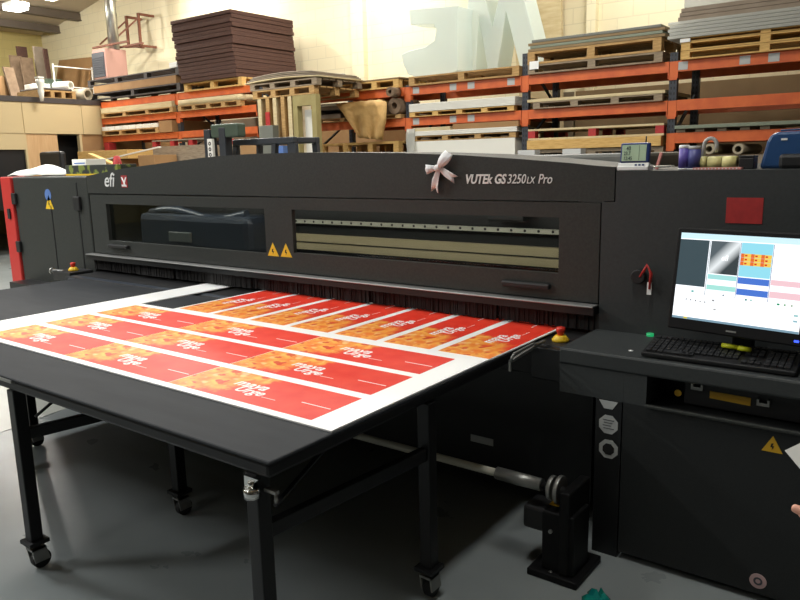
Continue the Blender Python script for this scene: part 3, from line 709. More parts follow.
pix(0, 1, .975, 1, (140, 176, 196), 'task_bar', .8)
pix(.10, .13, .975, .995, (220, 200, 60), 'tool_icon', 1.0, -.0018)
GX().box(mw * .46, mw * .54, -.0005, .002, -.028, -.022).make('bezel_mark', 'steel', mo)
GX().box(mw - .012, mw + .004, -.0005, .002, -.030, -.022).make('power_lamp', 'ledblue', mo)
G().box(-.65, -.57, 3.08, 3.12, .904, 1.15).box(-.65, -.57, 2.965, 3.079, 1.09, 1.14).make('stand_neck', 'standblack', mo, bev=.006)
G().lathe((-.61, 3.10, .885), [(.085, .001), (.085, .008), (.05, .016), (.03, .0185)], 28).make('stand_base', 'black', mo)

# ------------------------------------------------------------------ keyboard, marker, mouse
Kx = Matrix.Translation((-.928, 2.822, .8855)) @ Matrix.Rotation(.02, 4, 'Z') @ Matrix.Rotation(math.radians(9), 4, 'X') @ Matrix.Scale(1.17, 4)
kb = thing('keyboard', 'black full-size keyboard on the console below the monitor', 'keyboard', (-.67, 2.92, .8855))
kg = G(Kx).box(0, .47, 0, .165, .003, .018).make('keyboard_base', 'black', kb, bev=.004)
G(Kx).box(.02, .05, .15, .16, -.020, .003).box(.42, .45, .15, .16, -.020, .003).make('rear_foot', 'black', kb)
G(Kx).box(.3, .304, .148, .152, .018, .0185).make('status_lamp', 'ledgreen', kb)
keyproto = G(Kx).box(.012, .0285, .014, .032, .0182, .026).make('key', 'key', kb, bev=.0015)
first = True
for r_ in range(6):
    n = 15 if r_ else 8
    for c_ in range(n):
        xx = .012 + c_ * .0193; yy = .014 + r_ * .0225 + (.006 if r_ == 5 else 0)
        if r_ == 0 and 3 <= c_ <= 5: continue
        d = (Kx.to_3x3() @ Vector((xx - .012, yy - .014, 0)))
        if first: first = False; continue
        o = keyproto.copy(); COL.objects.link(o); o.parent = kb; o.location = keyproto.location + d
G(Kx).box(.070, .165, .014, .032, .0182, .026).make('space_bar', 'key', kb, bev=.0015)
rest = G(Kx)
for r_ in range(6):
    for c_ in range(7):
        if r_ == 1 and c_ < 3 and c_ != 1 or r_ == 2 and c_ < 3: continue
        xx = .312 + c_ * .0193 + (.008 if c_ > 2 else 0); yy = .014 + r_ * .0225 + (.006 if r_ == 5 else 0)
        if xx > .452: continue
        rest.box(xx, xx + .0165, yy, yy + .018, .0182, .026)
rk = rest.make('keypad_keys', 'key', kb, bev=.0015); rk['kind'] = 'stuff'
mk = thing('highlighter_pen', 'yellow highlighter pen lying along the back of the keyboard', 'pen', (-.63, 3.0, .92))
p0 = Kx @ Vector((.236, .104, .0355)); p1 = Kx @ Vector((.326, .090, .0355))
d = (p1 - p0).normalized()
G().cyl(p0, p0 + d * .062, .009, 14).make('barrel', 'marker', mk); G().cyl(p0 + d * .0625, p1, .0095, 14).make('cap', 'marker', mk)
ms = thing('mouse', 'dark computer mouse with a blue light, right of the keyboard', 'mouse', (-.33, 3.06, .8855))
G().lathe((-.33, 3.06, .8855), [(.030, 0), (.034, .010), (.030, .024), (.016, .033), (.004, .035)], 20).make('mouse_shell', 'plasticblue', ms)
G().box(-.334, -.326, 3.034, 3.046, .910, .9165).make('scroll_wheel', 'ledblue', ms)

# ------------------------------------------------------------------ things standing on the printer's right top
ZTOP = 1.6105
th = thing('thermometer_clock', 'blue and white desk thermometer with a green display on top of the printer', 'clock', (-1.15, 3.28, ZTOP))
a, b = PY(621, 168, 3.26), PY(652, 168, 3.26)
x0, x1 = a.x, b.x; wd = x1 - x0
ZB = ZTOP + .0
TX = Matrix.Translation((x0, 3.215, ZTOP - .006)) @ Matrix.Rotation(-.12, 4, 'X')
G().box(x0, x1, 3.206, 3.275, ZTOP + .0005, ZTOP + .020).make('foot', 'white', th, bev=.004)
G(TX).box(0, wd, .0, .022, .022, .040).make('button_panel', 'white', th, bev=.003)
fr = G(TX).box(.006, wd - .002, .0, .024, .040, .128).make('display_frame', 'navy', th, bev=.008)
ds = G(TX).box(.016, wd - .016, -.002, .0, .048, .118).make('display', 'lcd', th)
g = G(TX)
for (bd, x, z, s) in (('40', .034, .094, .026), ('23.7', .024, .074, .022), ('12:45', .024, .052, .022)):
    g.text(bd, s, Matrix.Translation((x, -.0028, z)) @ Matrix.Rotation(PI / 2, 4, 'X'), .0006, 0, .0003, .8)
g.box(wd * .66, wd * .67, -.0026, -.002, .05, .116)
g.make('display_digits', 'lcdink', ds)
g = G(TX)
for k in range(3): g.box(wd * .55 + k * .016, wd * .55 + k * .016 + .010, -.002, .0, .027, .034)
g.make('clock_button', 'navy', th)
G(TX).cyl((wd * .82, .012, .128), (wd * .82, .012, .155), .003, 8).make('aerial', 'black', th)
def canister(px, pyb, r, h, m, mlid, label, y=3.32):
    a = PY(px, pyb, y); t = thing('canister', label, 'canister', (a.x, y, ZTOP), 'canisters on the printer top')
    G().lathe((a.x, y, ZTOP), [(r, 0), (r, h * .86)], 24).make('body', m, t)
    G().lathe((a.x, y, ZTOP + h * .86), [(r * .96, 0), (r * 1.03, h * .02), (r * 1.03, h * .13), (r * .9, h * .14)], 24).make('lid', mlid, t)
    G().lathe((a.x, y, ZTOP + h * .0), [(r * 1.02, 0), (r * 1.02, h * .06)], 24).make('base_band', 'white', t)
canister(683.5, 166, .021, .105, 'purple', 'white', 'purple canister with a white lid, the left one of two on the printer')
canister(694, 166, .026, .100, 'indigo', 'stickergrey', 'wider indigo canister with a grey lid, just right of the purple one')
a = PY(703, 166, 3.36)
hz = [(a.x, 3.36, ZTOP), (a.x, 3.36, ZTOP + .10)] + [(a.x + .026 - .026 * math.cos(t), 3.36, ZTOP + .10 + .03 * math.sin(t)) for t in [PI * k / 8 for k in range(1, 9)]] + [(a.x + .05, 3.36, ZTOP + .07)]
tag(G().tube(hz, .008, 10).make('hose_hook', 'greyhose'), 'grey bent hose hook standing up behind the yellow tape rolls', 'hose')
xs_ = [PY(px, 166, 3.33).x for px in (700, 706, 711, 721, 730, 738)]
for k, (x, lab) in enumerate(((PY(703.5, 166, 3.33).x, 'small pale yellow tape roll right beside the indigo canister'), (PY(715, 166, 3.33).x, 'pale yellow tape roll in the middle of three on the printer'), (PY(729, 166, 3.33).x, 'pale yellow tape roll beside the black box'))):
    w = (.012, .030, .030)[k]; rr = .027
    t = thing('tape_roll', lab, 'tape', (x, 3.34, ZTOP), 'pale yellow tape rolls')
    G().cyl((x - w, 3.34, ZTOP + rr), (x + w, 3.34, ZTOP + rr), rr, 24, hole=.016).make('tape', 'paleyellow', t)
    G().cyl((x - w - .001, 3.34, ZTOP + rr), (x + w + .001, 3.34, ZTOP + rr), .0158, 20, hole=.013).make('core', 'tube', t)
a, b = PY(739, 167, 3.33), PY(754, 167, 3.33)
t = thing('small_box', 'small black box between the yellow tape rolls and the blue case', 'box', ((a.x + b.x) / 2, 3.35, ZTOP))
G().box(a.x, b.x, 3.32, 3.40, ZTOP, ZTOP + .045).make('box_body', 'black', t, bev=.003); G().box(a.x - .001, b.x + .001, 3.319, 3.401, ZTOP + .0455, ZTOP + .055).make('box_lid', 'black', t, bev=.002)
a, b = PY(694, 168, 3.24), PY(742, 170, 3.24)
t = thing('tape_measure_strip', 'flat pink and white marked strip along the front edge of the printer top', 'ruler', ((a.x + b.x) / 2, 3.25, ZTOP))
st = G().box(a.x, b.x, 3.225, 3.265, ZTOP + .0003, ZTOP + .009).make('strip', 'pinktape', t)
g = G()
for k in range(13): g.box(a.x + .006 + k * .0135, a.x + .011 + k * .0135, 3.2235, 3.2248, ZTOP + .002, ZTOP + .007)
g.make('strip_marks', 'white', st)
a = PY(757, 168, 3.3)
t = thing('blue_case', 'glossy blue plastic case at the right end of the printer top', 'case', (a.x + .14, 3.42, ZTOP))
cb = G().prism([(a.x, ZTOP), (a.x + .30, ZTOP), (a.x + .30, ZTOP + .150), (a.x + .06, ZTOP + .146), (a.x + .034, ZTOP + .135), (a.x + .022, ZTOP + .11)], 'y', 3.34, 3.52).make('case_shell', 'plasticblue', t, bev=.012)
G().box(a.x + .075, a.x + .098, 3.337, 3.3395, ZTOP + .112, ZTOP + .120).make('case_label', 'white', t)
G().box(a.x + .08, a.x + .30, 3.28, 3.335, ZTOP, ZTOP + .058).make('case_foot', 'black', t, bev=.014)
G().bar((a.x + .055, 3.43, ZTOP + .153), (a.x + .25, 3.43, ZTOP + .158), .018, .008).make('case_handle', 'plasticblue', t, bev=.003)
g = G()
for k, (px, rz) in enumerate(((655, .5), (664, -.3), (671, .1))): 
    pass
a = PY(662, 165, 3.4)
t = thing('paper_scraps', 'crumpled clear film and scraps between the thermometer and the canisters', 'scraps', (a.x, 3.4, ZTOP))
rows = [[(a.x - .09 + .02 * j, 3.33 + .02 * k, ZTOP + .008 + .010 * abs(math.sin(j * 1.7 + k * 2.1))) for j in range(8)] for k in range(6)]
G().strip(rows, .002).make('film', 'wrap', t)
a = PY(659, 164, 3.5)
tag(G().bar((a.x - .01, 3.5, ZTOP), (a.x + .01, 3.5, ZTOP + .075), .020, .012).make('paint_stick', 'pinktape'), 'short pale pink stick leaning up behind the thermometer', 'stick')

# things on the printer's left top
a, b = PY(27, 177, 3.5), PY(62, 177, 3.5)
rows = []
for i_ in range(9):
    row = []
    for j in range(15):
        u, v = j / 14, i_ / 8
        h_ = .085 * (math.sin(PI * v) ** .6) * (math.sin(PI * min(1, u * .95 + .03)) ** .7) + .012 * math.sin(9 * u + 5 * v)
        row.append((a.x + (b.x - a.x) * u, 3.32 + .4 * v, 1.617 + max(0, h_)))
    rows.append(row)
tag(G().strip(rows, .006).make('plastic_bag', 'bag'), 'white plastic bag lying on the left cabinet top', 'bag')
a, b = PY(61, 176, 3.6), PY(75, 176, 3.6)
t = thing('white_carton', 'white carton with a blue striped side, behind the plastic bag', 'box', (a.x, 3.75, 1.611))
G().box(a.x, b.x, 3.72, 3.92, 1.611, 1.755).make('carton_body', 'foamwhite', t, bev=.003)
g = G()
for k in range(4): g.box(a.x + .04, b.x - .02, 3.718, 3.7195, 1.64 + k * .024, 1.652 + k * .024)
g.make('carton_stripe', 'blueink', t)
a, b = PY(65, 176, 3.5), PY(86, 176, 3.5)
t = thing('green_carton', 'green and yellow patterned carton against the start of the arched cover', 'box', (a.x, 3.6, 1.611))
G().box(a.x + .02, -5.52, 3.50, 3.68, 1.611, 1.70).make('carton_body', 'greenbox', t, bev=.003)
G().box(a.x + .02, -5.52, 3.4985, 3.4998, 1.611, 1.625).make('carton_edge', 'yellow', t)

# ------------------------------------------------------------------ take-up roll stand and tube
ty, tz = 2.56, .362
tx0, tx1 = PY(357, 437, ty).x, PY(542, 484, ty).x
t = thing('take_up_tube', 'long grey metal tube held low between the stand and the dark printer body', 'tube', ((tx0 + tx1) / 2, ty, tz - .03))
xm = PY(497, 473, ty).x
G().cyl((tx0 - .9, ty, tz), (xm - .001, ty, tz), .017, 20).make('shaft', 'cream2', t)
G().cyl((xm, ty, tz), (tx1, ty, tz), .027, 24).make('sleeve', 'steel', t)
t = thing('take_up_stand', 'dark motor stand with a flanged chuck holding the metal tube', 'stand', (-1.13, 2.62, 0))
xs0 = PY(566, 490, ty).x
f0, f1 = PY(541, 560, 2.5).x, PY(573, 560, 2.5).x
G().box(f0, f1, 2.50, 2.66, .03, .285).make('gearbox', 'standblack', t, bev=.008)
G().box(xs0 + .002, xs0 + .045, 2.49, 2.70, .03, .385).make('upright', 'standblack', t, bev=.008)
G().box(f0 - .05, xs0 + .09, 2.47, 2.73, 0, .03).make('foot_plate', 'standblack', t, bev=.006)
G().box(f0 - .10, f0 - .001, 2.53, 2.66, .17, .27).make('motor_box', 'black', t, bev=.012)
for dx, r in ((-.035, .058), (-.068, .050)):
    G().cyl((xs0 + dx, ty, tz), (xs0 + dx + .018, ty, tz), r, 28).make('flange', 'steel', t, bev=.003)
G().cyl((tx1 + .001, ty, tz), (xs0 + .002, ty, tz), .016, 16).make('chuck', 'black', t)
G().box(f0 + .005, f0 + .045, 2.56, 2.60, .2852, .289).make('stand_label', 'yellowdull', t)
for px, py in ((551, 531), (551, 572)):
    a = PY(px, py, 2.5); G().cyl((a.x, 2.490, a.z), (a.x, 2.4999, a.z), .008, 12).make('bolt', 'alu', t)
a = PZ(592, 602, 0)
rows = []
for i_ in range(8):
    rows.append([(a.x - .03 + .018 * j + .008 * math.sin(i_ * 2.3), a.y - .12 + .022 * i_, .004 + .05 * abs(math.sin(j * 1.9 + i_ * 1.7)) * math.sin(PI * (j + .5) / 6.5)) for j in range(6)])
t = thing('plastic_wrapping', 'crumpled teal plastic wrapping on the floor at the bottom edge', 'wrapping', (a.x, a.y, 0))
G().strip(rows, .003).make('teal_film', 'teal', t)
G().strip([[(p[0] - .06, p[1] - .02, p[2] * .5 + .004) for p in r[:3]] for r in rows[:4]], .003).make('lime_film', 'lime', t)

# ------------------------------------------------------------------ racking
YR = 9.0
ZA, ZB_, ZC = PY(672, 61.5, YR).z, PY(672, 100.5, YR).z, PY(672, 133, YR).z
BH = .12
L0 = 1.25
def rack(label, ups, levels, name='pallet_rack', htop=None, short=()):
    ups = sorted(ups)
    t = thing(name, label, 'rack', ((ups[0] + ups[-1]) / 2, YR + .5, 0), 'orange pallet racks')
    for k, x in enumerate(ups):
        g = G()
        zt = htop[k] if htop else 3.0
        for yy in (YR + .0, YR + .92): g.box(x - .045, x + .045, yy + .005, yy + .075, 0, zt)
        z = .2; f = 0
        while z + .55 < zt:
            g.bar((x, YR + (.04 if f else .93), z), (x, YR + (.93 if f else .04), z + .55), .03); z += .55; f = 1 - f
        up = g.make('upright_frame', 'rackblue', t)
    for k in range(len(ups) - 1):
        for z in (levels[k] if isinstance(levels[0], tuple) else levels):
            x0, x1 = ups[k] + .046, ups[k + 1] - .046
            bm = G().box(x0, x1, YR - .012, YR + .045, z - BH, z).box(x0, x0 + .012, YR - .016, YR + .05, z - BH - .07, z - .002).box(x1 - .012, x1, YR - .016, YR + .05, z - BH - .07, z - .002) \
                .box(x0 - .09, x0, YR - .008, YR + .0, z - BH - .09, z - .002).make('front_beam', 'orange', t)
            G().box(x0, x1, YR + .95, YR + 1.0, z - BH, z).make('rear_beam', 'orange', t)
    return t
mu = [PY(px, 100, YR).x for px in (313, 408, 525, 672)]
pit = mu[3] - mu[2]
mu += [mu[3] + pit, mu[3] + 2 * pit]
rk_ = rack('long run of orange-beamed pallet racking along the back wall, right of the plank frames', mu, ((ZA, ZB_, L0), (ZA, ZB_, L0), (ZA, ZB_, L0), (ZA, ZB_, ZC, .6), (ZA, ZB_, ZC, .6)), htop=[ZA - .03, ZA + .03, ZA + .28, ZA + .10, ZA + .3, ZA + .3])
# beam labels
for px, py in ((416, 92), (453, 85), (471, 83), (511, 80), (416, 117), (453, 114), (471, 113), (683, 64), (745, 59), (774, 56)):
    a = PY(px, py, YR - .014); a.z = min((ZA, ZB_), key=lambda v: abs(v - .06 - a.z)) - .06
    G().box(a.x - .055, a.x + .055, YR - .0145, YR - .0125, a.z - .045, a.z + .045).make('bay_label', 'stickergrey', rk_)
lu = [PY(px, 110, YR).x for px in (100, 178, 259)]
LA, LB, LC = PY(250, 85, YR).z, PY(257, 104.5, YR).z, PY(180, 131.5, YR).z
rack('orange-beamed pallet rack at the left below the tall brown board stack', lu, (LA, LB, LC, .6), htop=[LA - .01] * 3)

# ---- pallets and sheet loads
TOPS = None
def fit(x0, x1, y0, z0):
    # keep a load between the uprights of its bay where these rise past it
    if not (YR - .2 < y0 < YR + .2) or z0 < 1.0: return x0, x1
    xc = (x0 + x1) / 2
    for ups, tops in ((mu, [ZA - .03, ZA + .03, ZA + .28, ZA + .10, ZA + .3, ZA + .3]), (lu, [LA - .01] * 3)):
        for k in range(len(ups) - 1):
            if ups[k] < xc < ups[k + 1]:
                if tops[k] > z0: x0 = max(x0, ups[k] + .062)
                if tops[k + 1] > z0: x1 = min(x1, ups[k + 1] - .062)
    return x0, x1
def pallet(x0, x1, y0, y1, z0, h, label, m='pine', blockm=None, group='wooden pallets on the racking', nblk=3, nm='pallet'):
    x0, x1 = fit(x0, x1, y0, z0); z0 += .002; h -= .002
    t = thing(nm, label, 'pallet', ((x0 + x1) / 2, (y0 + y1) / 2, z0), group)
    bt = h * .17
    g = G(); n = 7; w = (y1 - y0) / n
    for k in range(n): g.box(x0, x1, y0 + k * w, y0 + k * w + w * .8, z0 + h - bt, z0 + h)
    g.make('deck', m, t)
    L = x1 - x0; bw = min(.10, L * .08)
    for k in range(nblk):
        xc = x0 + bw / 2 + (L - bw) * k / (nblk - 1)
        for yy in (y0, (y0 + y1) / 2 - .05, y1 - .1): G().box(xc - bw / 2, xc + bw / 2, yy + .002, yy + .1, z0 + bt, z0 + h - bt).make('block', blockm or m, t)
    for yy in (y0, (y0 + y1) / 2 - .05, y1 - .1): G().box(x0, x1, yy, yy + .1, z0, z0 + bt).make('base_board', m, t)
    return t
def slab(x0, x1, y0, y1, z0, z1, m, name, label, cat, group=None, rot=0.0, bev=.004):
    x0, x1 = fit(x0, x1, y0, z0); z0 += .001
    g = G()
    g.box(x0, x1, y0, y1, z0, z1)
    o = g.make(name, m, bev=bev)
    if rot: o.rotation_euler.z = rot
    return tag(o, label, cat, group)
XA_ = lambda px, py=80, Y=YR: PY(px, py, Y).x
YL0, YL1 = YR - .06, YR + .98

# bay right (672 ->): pallets, wrapped sheets and brown stack on level A
x0, x1 = XA_(681), mu[4] - .06
h2 = (PY(681, 39, YL0).z - ZA) / 2.45
pallet(x0, x1, YL0, YL1, ZA, h2, 'bottom pallet of the pile on the far right top rack level', 'pinelight')
pallet(x0, x1, YL0, YL1, ZA + h2 + .002, h2, 'second pallet up on the far right top rack level', 'pinelight')
zt = ZA + 2 * h2 + .004
pallet(x0, x1, YL0, YL1, zt, h2 * .45, 'thin topmost pallet under the wrapped sheets on the far right', 'pinelight')
zt += h2 * .45
zw = PY(700, 19, YL0).z
sx0 = XA_(670, 30)
nsh = 5
for k in range(nsh):
    slab(sx0 + .02 * (k % 2), x1, YL0 - .02, YL1, zt + (zw - zt) * k / nsh + .001, zt + (zw - zt) * (k + 1) / nsh - .001, 'wrap', 'wrapped_sheet',
         'wrapped grey-white sheet at the right, %s in its pile above the pallets' % ('lowest', 'second lowest', 'middle', 'second from the top', 'topmost')[k], 'sheet', 'wrapped sheets on the right rack')
sx0 = XA_(680, 10); z3 = PY(700, 6, YL0).z
for k in range(3):
    slab(sx0 + .015 * k, x1, YL0, YL1 - .05, zw + (z3 - zw) * k / 3 + .001, zw + (z3 - zw) * (k + 1) / 3 - .001, 'cardgrey', 'brown_board',
         'grey-brown board above the wrapped sheets at top right, %s of three' % ('lowest', 'middle', 'upper')[k], 'board', 'grey-brown boards at top right')
slab(sx0 + .06, x1, YL0, YL1 - .05, z3 + .001, z3 + .10, 'wrap', 'wrapped_sheet', 'wrapped sheet on the very top of the right pile, cut by the frame', 'sheet', 'wrapped sheets on the right rack')
slab(XA_(682, 40), XA_(692, 40), YL0 - .012, YL0 - .004, ZA + 2.0 * h2, ZA + 2.42 * h2, 'white', 'paper_sign', 'white paper notice on the left end of the far right pallet pile', 'notice', bev=0)
# right bay lower: thin grey-green sheet on level C, cardboard tubes below
slab(XA_(674, 125), mu[4] - .05, YL0, YL1, ZC + .04, ZC + .08, 'greenedge', 'thin_sheet', 'thin green-grey sheet lying on the lowest visible right rack level', 'sheet')
for k, (px) in enumerate((681, 700, 722, 745, 765)):
    x = XA_(px, 130); g = G().box(x - .05, x + .05, YL0 + .05, YL1 - .05, ZC + .001, ZC + .0395)
    tag(g.make('wooden_batten', 'greywood'), 'short wooden batten under the thin green-grey sheet, %s from the left' % ('first', 'second', 'third', 'fourth', 'fifth')[k], 'batten', 'battens under the thin sheet')
for k, (px, lab) in enumerate(((709, 'pale tube end behind the grey hose, on the low right rack'), (738, 'pale tube end above the yellow tape rolls, on the low right rack'))):
    a = PY(px, 149, YR - .1); r = .058
    tag(G().cyl((a.x, YR - .1, a.z), (a.x, YR + .9, a.z), r, 24, hole=.034).make('cardboard_tube', 'tube'), lab, 'tube', 'tubes on the low rack level')
slab(mu[3] + .1, mu[4] - .1, YL0, YL1, .62, PY(705, 149, YR - .1).z - .075, 'cardgrey', 'long_carton', 'long low carton under the tube ends, behind the printer', 'box')
# bay 525-672 level A
h1 = (PY(530, 52, YL0).z - PY(530, 75.5, YL0).z) / 2
x0, x1 = XA_(530, 60), XA_(664, 60)
pallet(x0, x1, YL0, YL1, ZA, h1 * .8, 'low grey pallet under the brighter pallet, on the middle rack top level', 'greywood')
pallet(x0 - .02, x1 - .02, YL0, YL1, ZA + h1 * .8 + .002, h1 * 1.1, 'pine pallet carrying thin sheets on the middle rack top level', 'pine')
zt = ZA + h1 * 1.9 + .004
for k, (m, dx) in enumerate((('mdf', 0), ('greenedge', .03), ('mdf', .0), ('greysheet', .05))):
    slab(x0 + dx, x1 + .02 - dx, YL0, YL1, zt + k * .036, zt + k * .036 + .034, m, 'thin_sheet', '%s sheet in the thin pile on the middle pine pallet' % ('lowest brown', 'second, grey', 'third, brown', 'topmost grey')[k], 'sheet', 'sheets on the middle pine pallet')
slab(XA_(532, 65), XA_(541, 65), YL0 - .012, YL0 - .004, ZA + .06, ZA + .16, 'white', 'paper_sign', 'white paper notice on the left end of the low grey pallet', 'notice', bev=0)
# level B
x0, x1 = XA_(528, 95), XA_(664, 95)
zt = ZB_
pallet(x0 + .1, x1, YL0, YL1, zt, .085, 'thin dark pallet under a single pale board, middle rack level', 'greywood', nblk=4)
slab(x0, x1 + .03, YL0, YL1, zt + .087, zt + .125, 'paleply', 'pale_board', 'single pale board on the thin pallet, middle rack level', 'board')
# level C: red-block pallet with wooden plank, pallet below
x0, x1 = XA_(530, 140), XA_(665, 140)
zp = PY(600, 146, YL0 - .05).z
pallet(x0, x1, YL0, YL1, zp + .10, PY(600, 126, YL0).z - zp - .10, 'pallet with red end blocks on the lower middle rack level', 'paleply', 'redsticker')
slab(x0, x1 - .02, YL0 - .03, YL1, zp - .02, zp + .098, 'pinelight', 'timber_board', 'thick pine timber board under the red-block pallet', 'board')
slab(x0 + .1, x1 - .1, YL0 + .05, YL1, L0 + .001, zp - .265, 'cardgrey', 'long_carton', 'grey carton hidden under the grey pallet, middle rack bay', 'box')
pallet(x0, x1, YL0, YL1, zp - .26, .235, 'grey pallet low down below the pine timber board', 'greywood')
# bay 408-525: level A letters on a pallet, level B and lower foam sheets
x0, x1 = XA_(408, 82), XA_(522, 78)
pallet(x0, x1, YL0, YL1, ZA, .13, 'pallet under the large white letters on the rack', 'pine')
def letter(pts, y0, y1, nm, label, zoff=0.0):
    return tag(G().prism(pts, 'y', y0, y1).make(nm, 'letter', bev=.01), label, 'letter', 'giant acrylic letters')
zb = ZA + .135
def LP(px, py): p = PY(px, py, YR); return (p.x, p.z)
# hooked letter J
J = [LP(407, 10), LP(440, 6.5), LP(455, 5), LP(462, 6), LP(458, 40), LP(456, 62), LP(446, 73), LP(428, 79)]
J = [LP(407, 9), LP(456, 5), LP(455, 20), LP(456, 70), (LP(448, 76)[0], zb), (LP(414, 79)[0], zb), LP(406, 74), LP(401, 64), LP(399, 54), LP(408, 50), LP(422, 47), LP(432, 40), LP(434, 30), LP(432, 24), LP(408, 24)]
letter(J, YR + .05, YR + .45, 'giant_letter', 'translucent white hooked letter standing left on the pallet by the wall')
Mz = [LP(440, 0), LP(456, 8), LP(452, 30)]
a0 = LP(442, 70)[0]; a1 = LP(455, 30)[0]
top = LP(470, -26)[1]
xl, xr = LP(446, 70)[0], LP(526, 70)[0]
Mp = [(xl, zb), (xl + .10, top), (xl + .30, top), (xl + .48, zb + .62), (xl + .66, top), (xl + .88, top), (xr, zb), (xr - .32, zb), (xl + .70, zb + .80), (xl + .55, zb), (xl + .42, zb), (xl + .26, zb + .80), (xl + .20, zb)]
letter(Mp, YR + .46, YR + .86, 'giant_letter', 'translucent white letter with sloping legs, right on the pallet')
x0, x1 = XA_(407, 105), XA_(516, 105)
pallet(x0, x1, YL0, YL1, ZB_, .07, 'thin pallet under the white foam sheets, level with the lower orange beam', 'pinelight', nblk=5)
zt = ZB_ + .072
zf = PY(409, 104.5, YL0).z
nsh = 6
for k in range(nsh):
    slab(x0 + .01 * (k % 3), x1 + .02, YL0 - .01, YL1, zt + (zf - zt) * k / nsh + .001, zt + (zf - zt) * (k + 1) / nsh, 'foamwhite', 'foam_sheet', 'white foam sheet in the pile below the giant letters, %s from the bottom' % ('first', 'second', 'third', 'fourth', 'fifth', 'sixth')[k], 'sheet', 'white foam sheets below the letters')
x0, x1 = XA_(412.5, 140), XA_(519, 140)
zw0 = L0 + .122
pallet(x0 + .05, x1 - .05, YL0, YL1, L0 + .001, .12, 'hidden low pallet under the big white block', 'greywood')
slab(x0 + .03, x1 - .03, YL0, YL1, zw0 + .001, PY(407, 142, YL0).z, 'foamwhite', 'foam_block', 'big white foam block low on the rack, just above the printer cover', 'block')
zp = PY(407, 142, YL0).z + .002
pallet(x0 + .02, x1 - .02, YL0, YL1, zp, .075, 'thin dark pallet between the two white foam blocks', 'pine', nblk=4)
zt = zp + .077; zq = PY(407, 132, YL0).z
for k in range(3):
    slab(x0, x1, YL0 - .01, YL1, zt + (zq - zt) * k / 3 + .001, zt + (zq - zt) * (k + 1) / 3, 'foamwhite', 'foam_sheet', 'thick white foam sheet above the big white block, %s of three' % ('lowest', 'middle', 'topmost')[k], 'sheet', 'thick foam sheets above the white block')
slab(XA_(455, 128), x1 + .02, YL0, YL1, zq + .001, zq + .075, 'card', 'brown_board', 'tan board on the thick foam sheets, ending at the upright', 'board')
slab(x0 + .05, XA_(452, 128), YL0, YL1, zq + .001, zq + .05, 'paleply', 'pale_board', 'pale board on the left half of the thick foam sheets', 'board')
tag(G().strip([[(x0 - .04 + .035 * j, YL0 - .03 - .02 * math.sin(k * .9 + j), zq + .04 - .5 * k / 6) for j in range(5)] for k in range(7)], .004).make('hanging_film', 'wrap'), 'loose clear stretch film hanging at the left end of the white foam block', 'film')
a, b = PY(446, 151, 8.2), PY(500, 151, 8.2)
# bay 313-408
x0, x1 = XA_(314, 92), XA_(401, 92)
pallet(x0, x1, YL0, YL1, ZA, .125, 'flat pine pallet on top of the rack left of the giant letters', 'pinelight', nblk=5)
slab(x0, x1 + .03, YL0, YL1, ZA + .127, ZA + .15, 'mdf', 'brown_board', 'thin brown board on the flat pallet left of the giant letters', 'board')
pallet(XA_(314, 123), XA_(403, 123), YL0, YL1, ZB_, .06, 'thin pallet under the grey boxes and kraft paper', 'pine', nblk=4)
bx = [XA_(316, 112), XA_(342, 112)]
slab(bx[0], bx[1] - .0, YL0 + .02, YL1, ZB_ + .062, ZB_ + .130, 'cardgrey', 'flat_box', 'lower grey flat box left of the kraft paper', 'box', 'grey flat boxes')
slab(bx[0] + .03, bx[0] + .12, YL0 + .02, YL1, ZB_ + .132, ZB_ + .195, 'cardgrey', 'flat_box', 'small grey box between the flat boxes left of the kraft paper', 'box', 'grey flat boxes')
slab(bx[0], bx[1], YL0 + .02, YL1, ZB_ + .197, ZB_ + .255, 'cardgrey', 'flat_box', 'upper grey flat box left of the kraft paper', 'box', 'grey flat boxes')
slab(bx[0] + .08, bx[1] - .05, YL0 + .02, YL1, ZB_ + .257, ZB_ + .298, 'foamwhite', 'white_carton', 'whitish flat carton on the grey boxes below the orange beam', 'box')
slab(XA_(345, 110), XA_(381, 110), YL0 + .05, YL1, ZB_ + .062, ZB_ + .27, 'cardgrey', 'storage_box', 'grey box behind and under the draped kraft paper', 'box')
# draped kraft paper
poly_l = [(336, 104.5), (342, 112), (348, 121), (354, 130), (359, 138)]
poly_r = [(387, 102), (386.5, 112), (386, 122), (384, 131), (383, 140)]
rows = []
kx0, kx1 = PY(346, 103, YL0).x, PY(381, 102, YL0).x
for k in range(4):       # top, lying over the box
    rows.append([(kx0 + (kx1 - kx0) * j / 12, YL0 + .45 - .165 * k, ZB_ + .285 + .006 * math.sin(j * 1.9 + k)) for j in range(13)])
for k in range(9):
    f = k / 8 * 4; i0 = min(int(f), 3); w = f - i0
    L_ = Vector(poly_l[i0]).lerp(Vector(poly_l[i0 + 1]), w); R_ = Vector(poly_r[i0]).lerp(Vector(poly_r[i0 + 1]), w)
    row = []
    for j in range(13):
        q_ = L_.lerp(R_, j / 12); y = YL0 - .10 - .05 * math.sin(j * 1.15 + k * .5) * (.4 + k / 12) - .012 * math.sin(j * 2.9 + k * 1.9)
        p = PY(q_.x, q_.y, y); row.append((p.x, p.y, p.z))
    rows.append(row)
tag(G().strip(rows, .006).make('kraft_paper', 'kraft'), 'crumpled sheet of brown kraft paper hanging over the rack', 'paper')
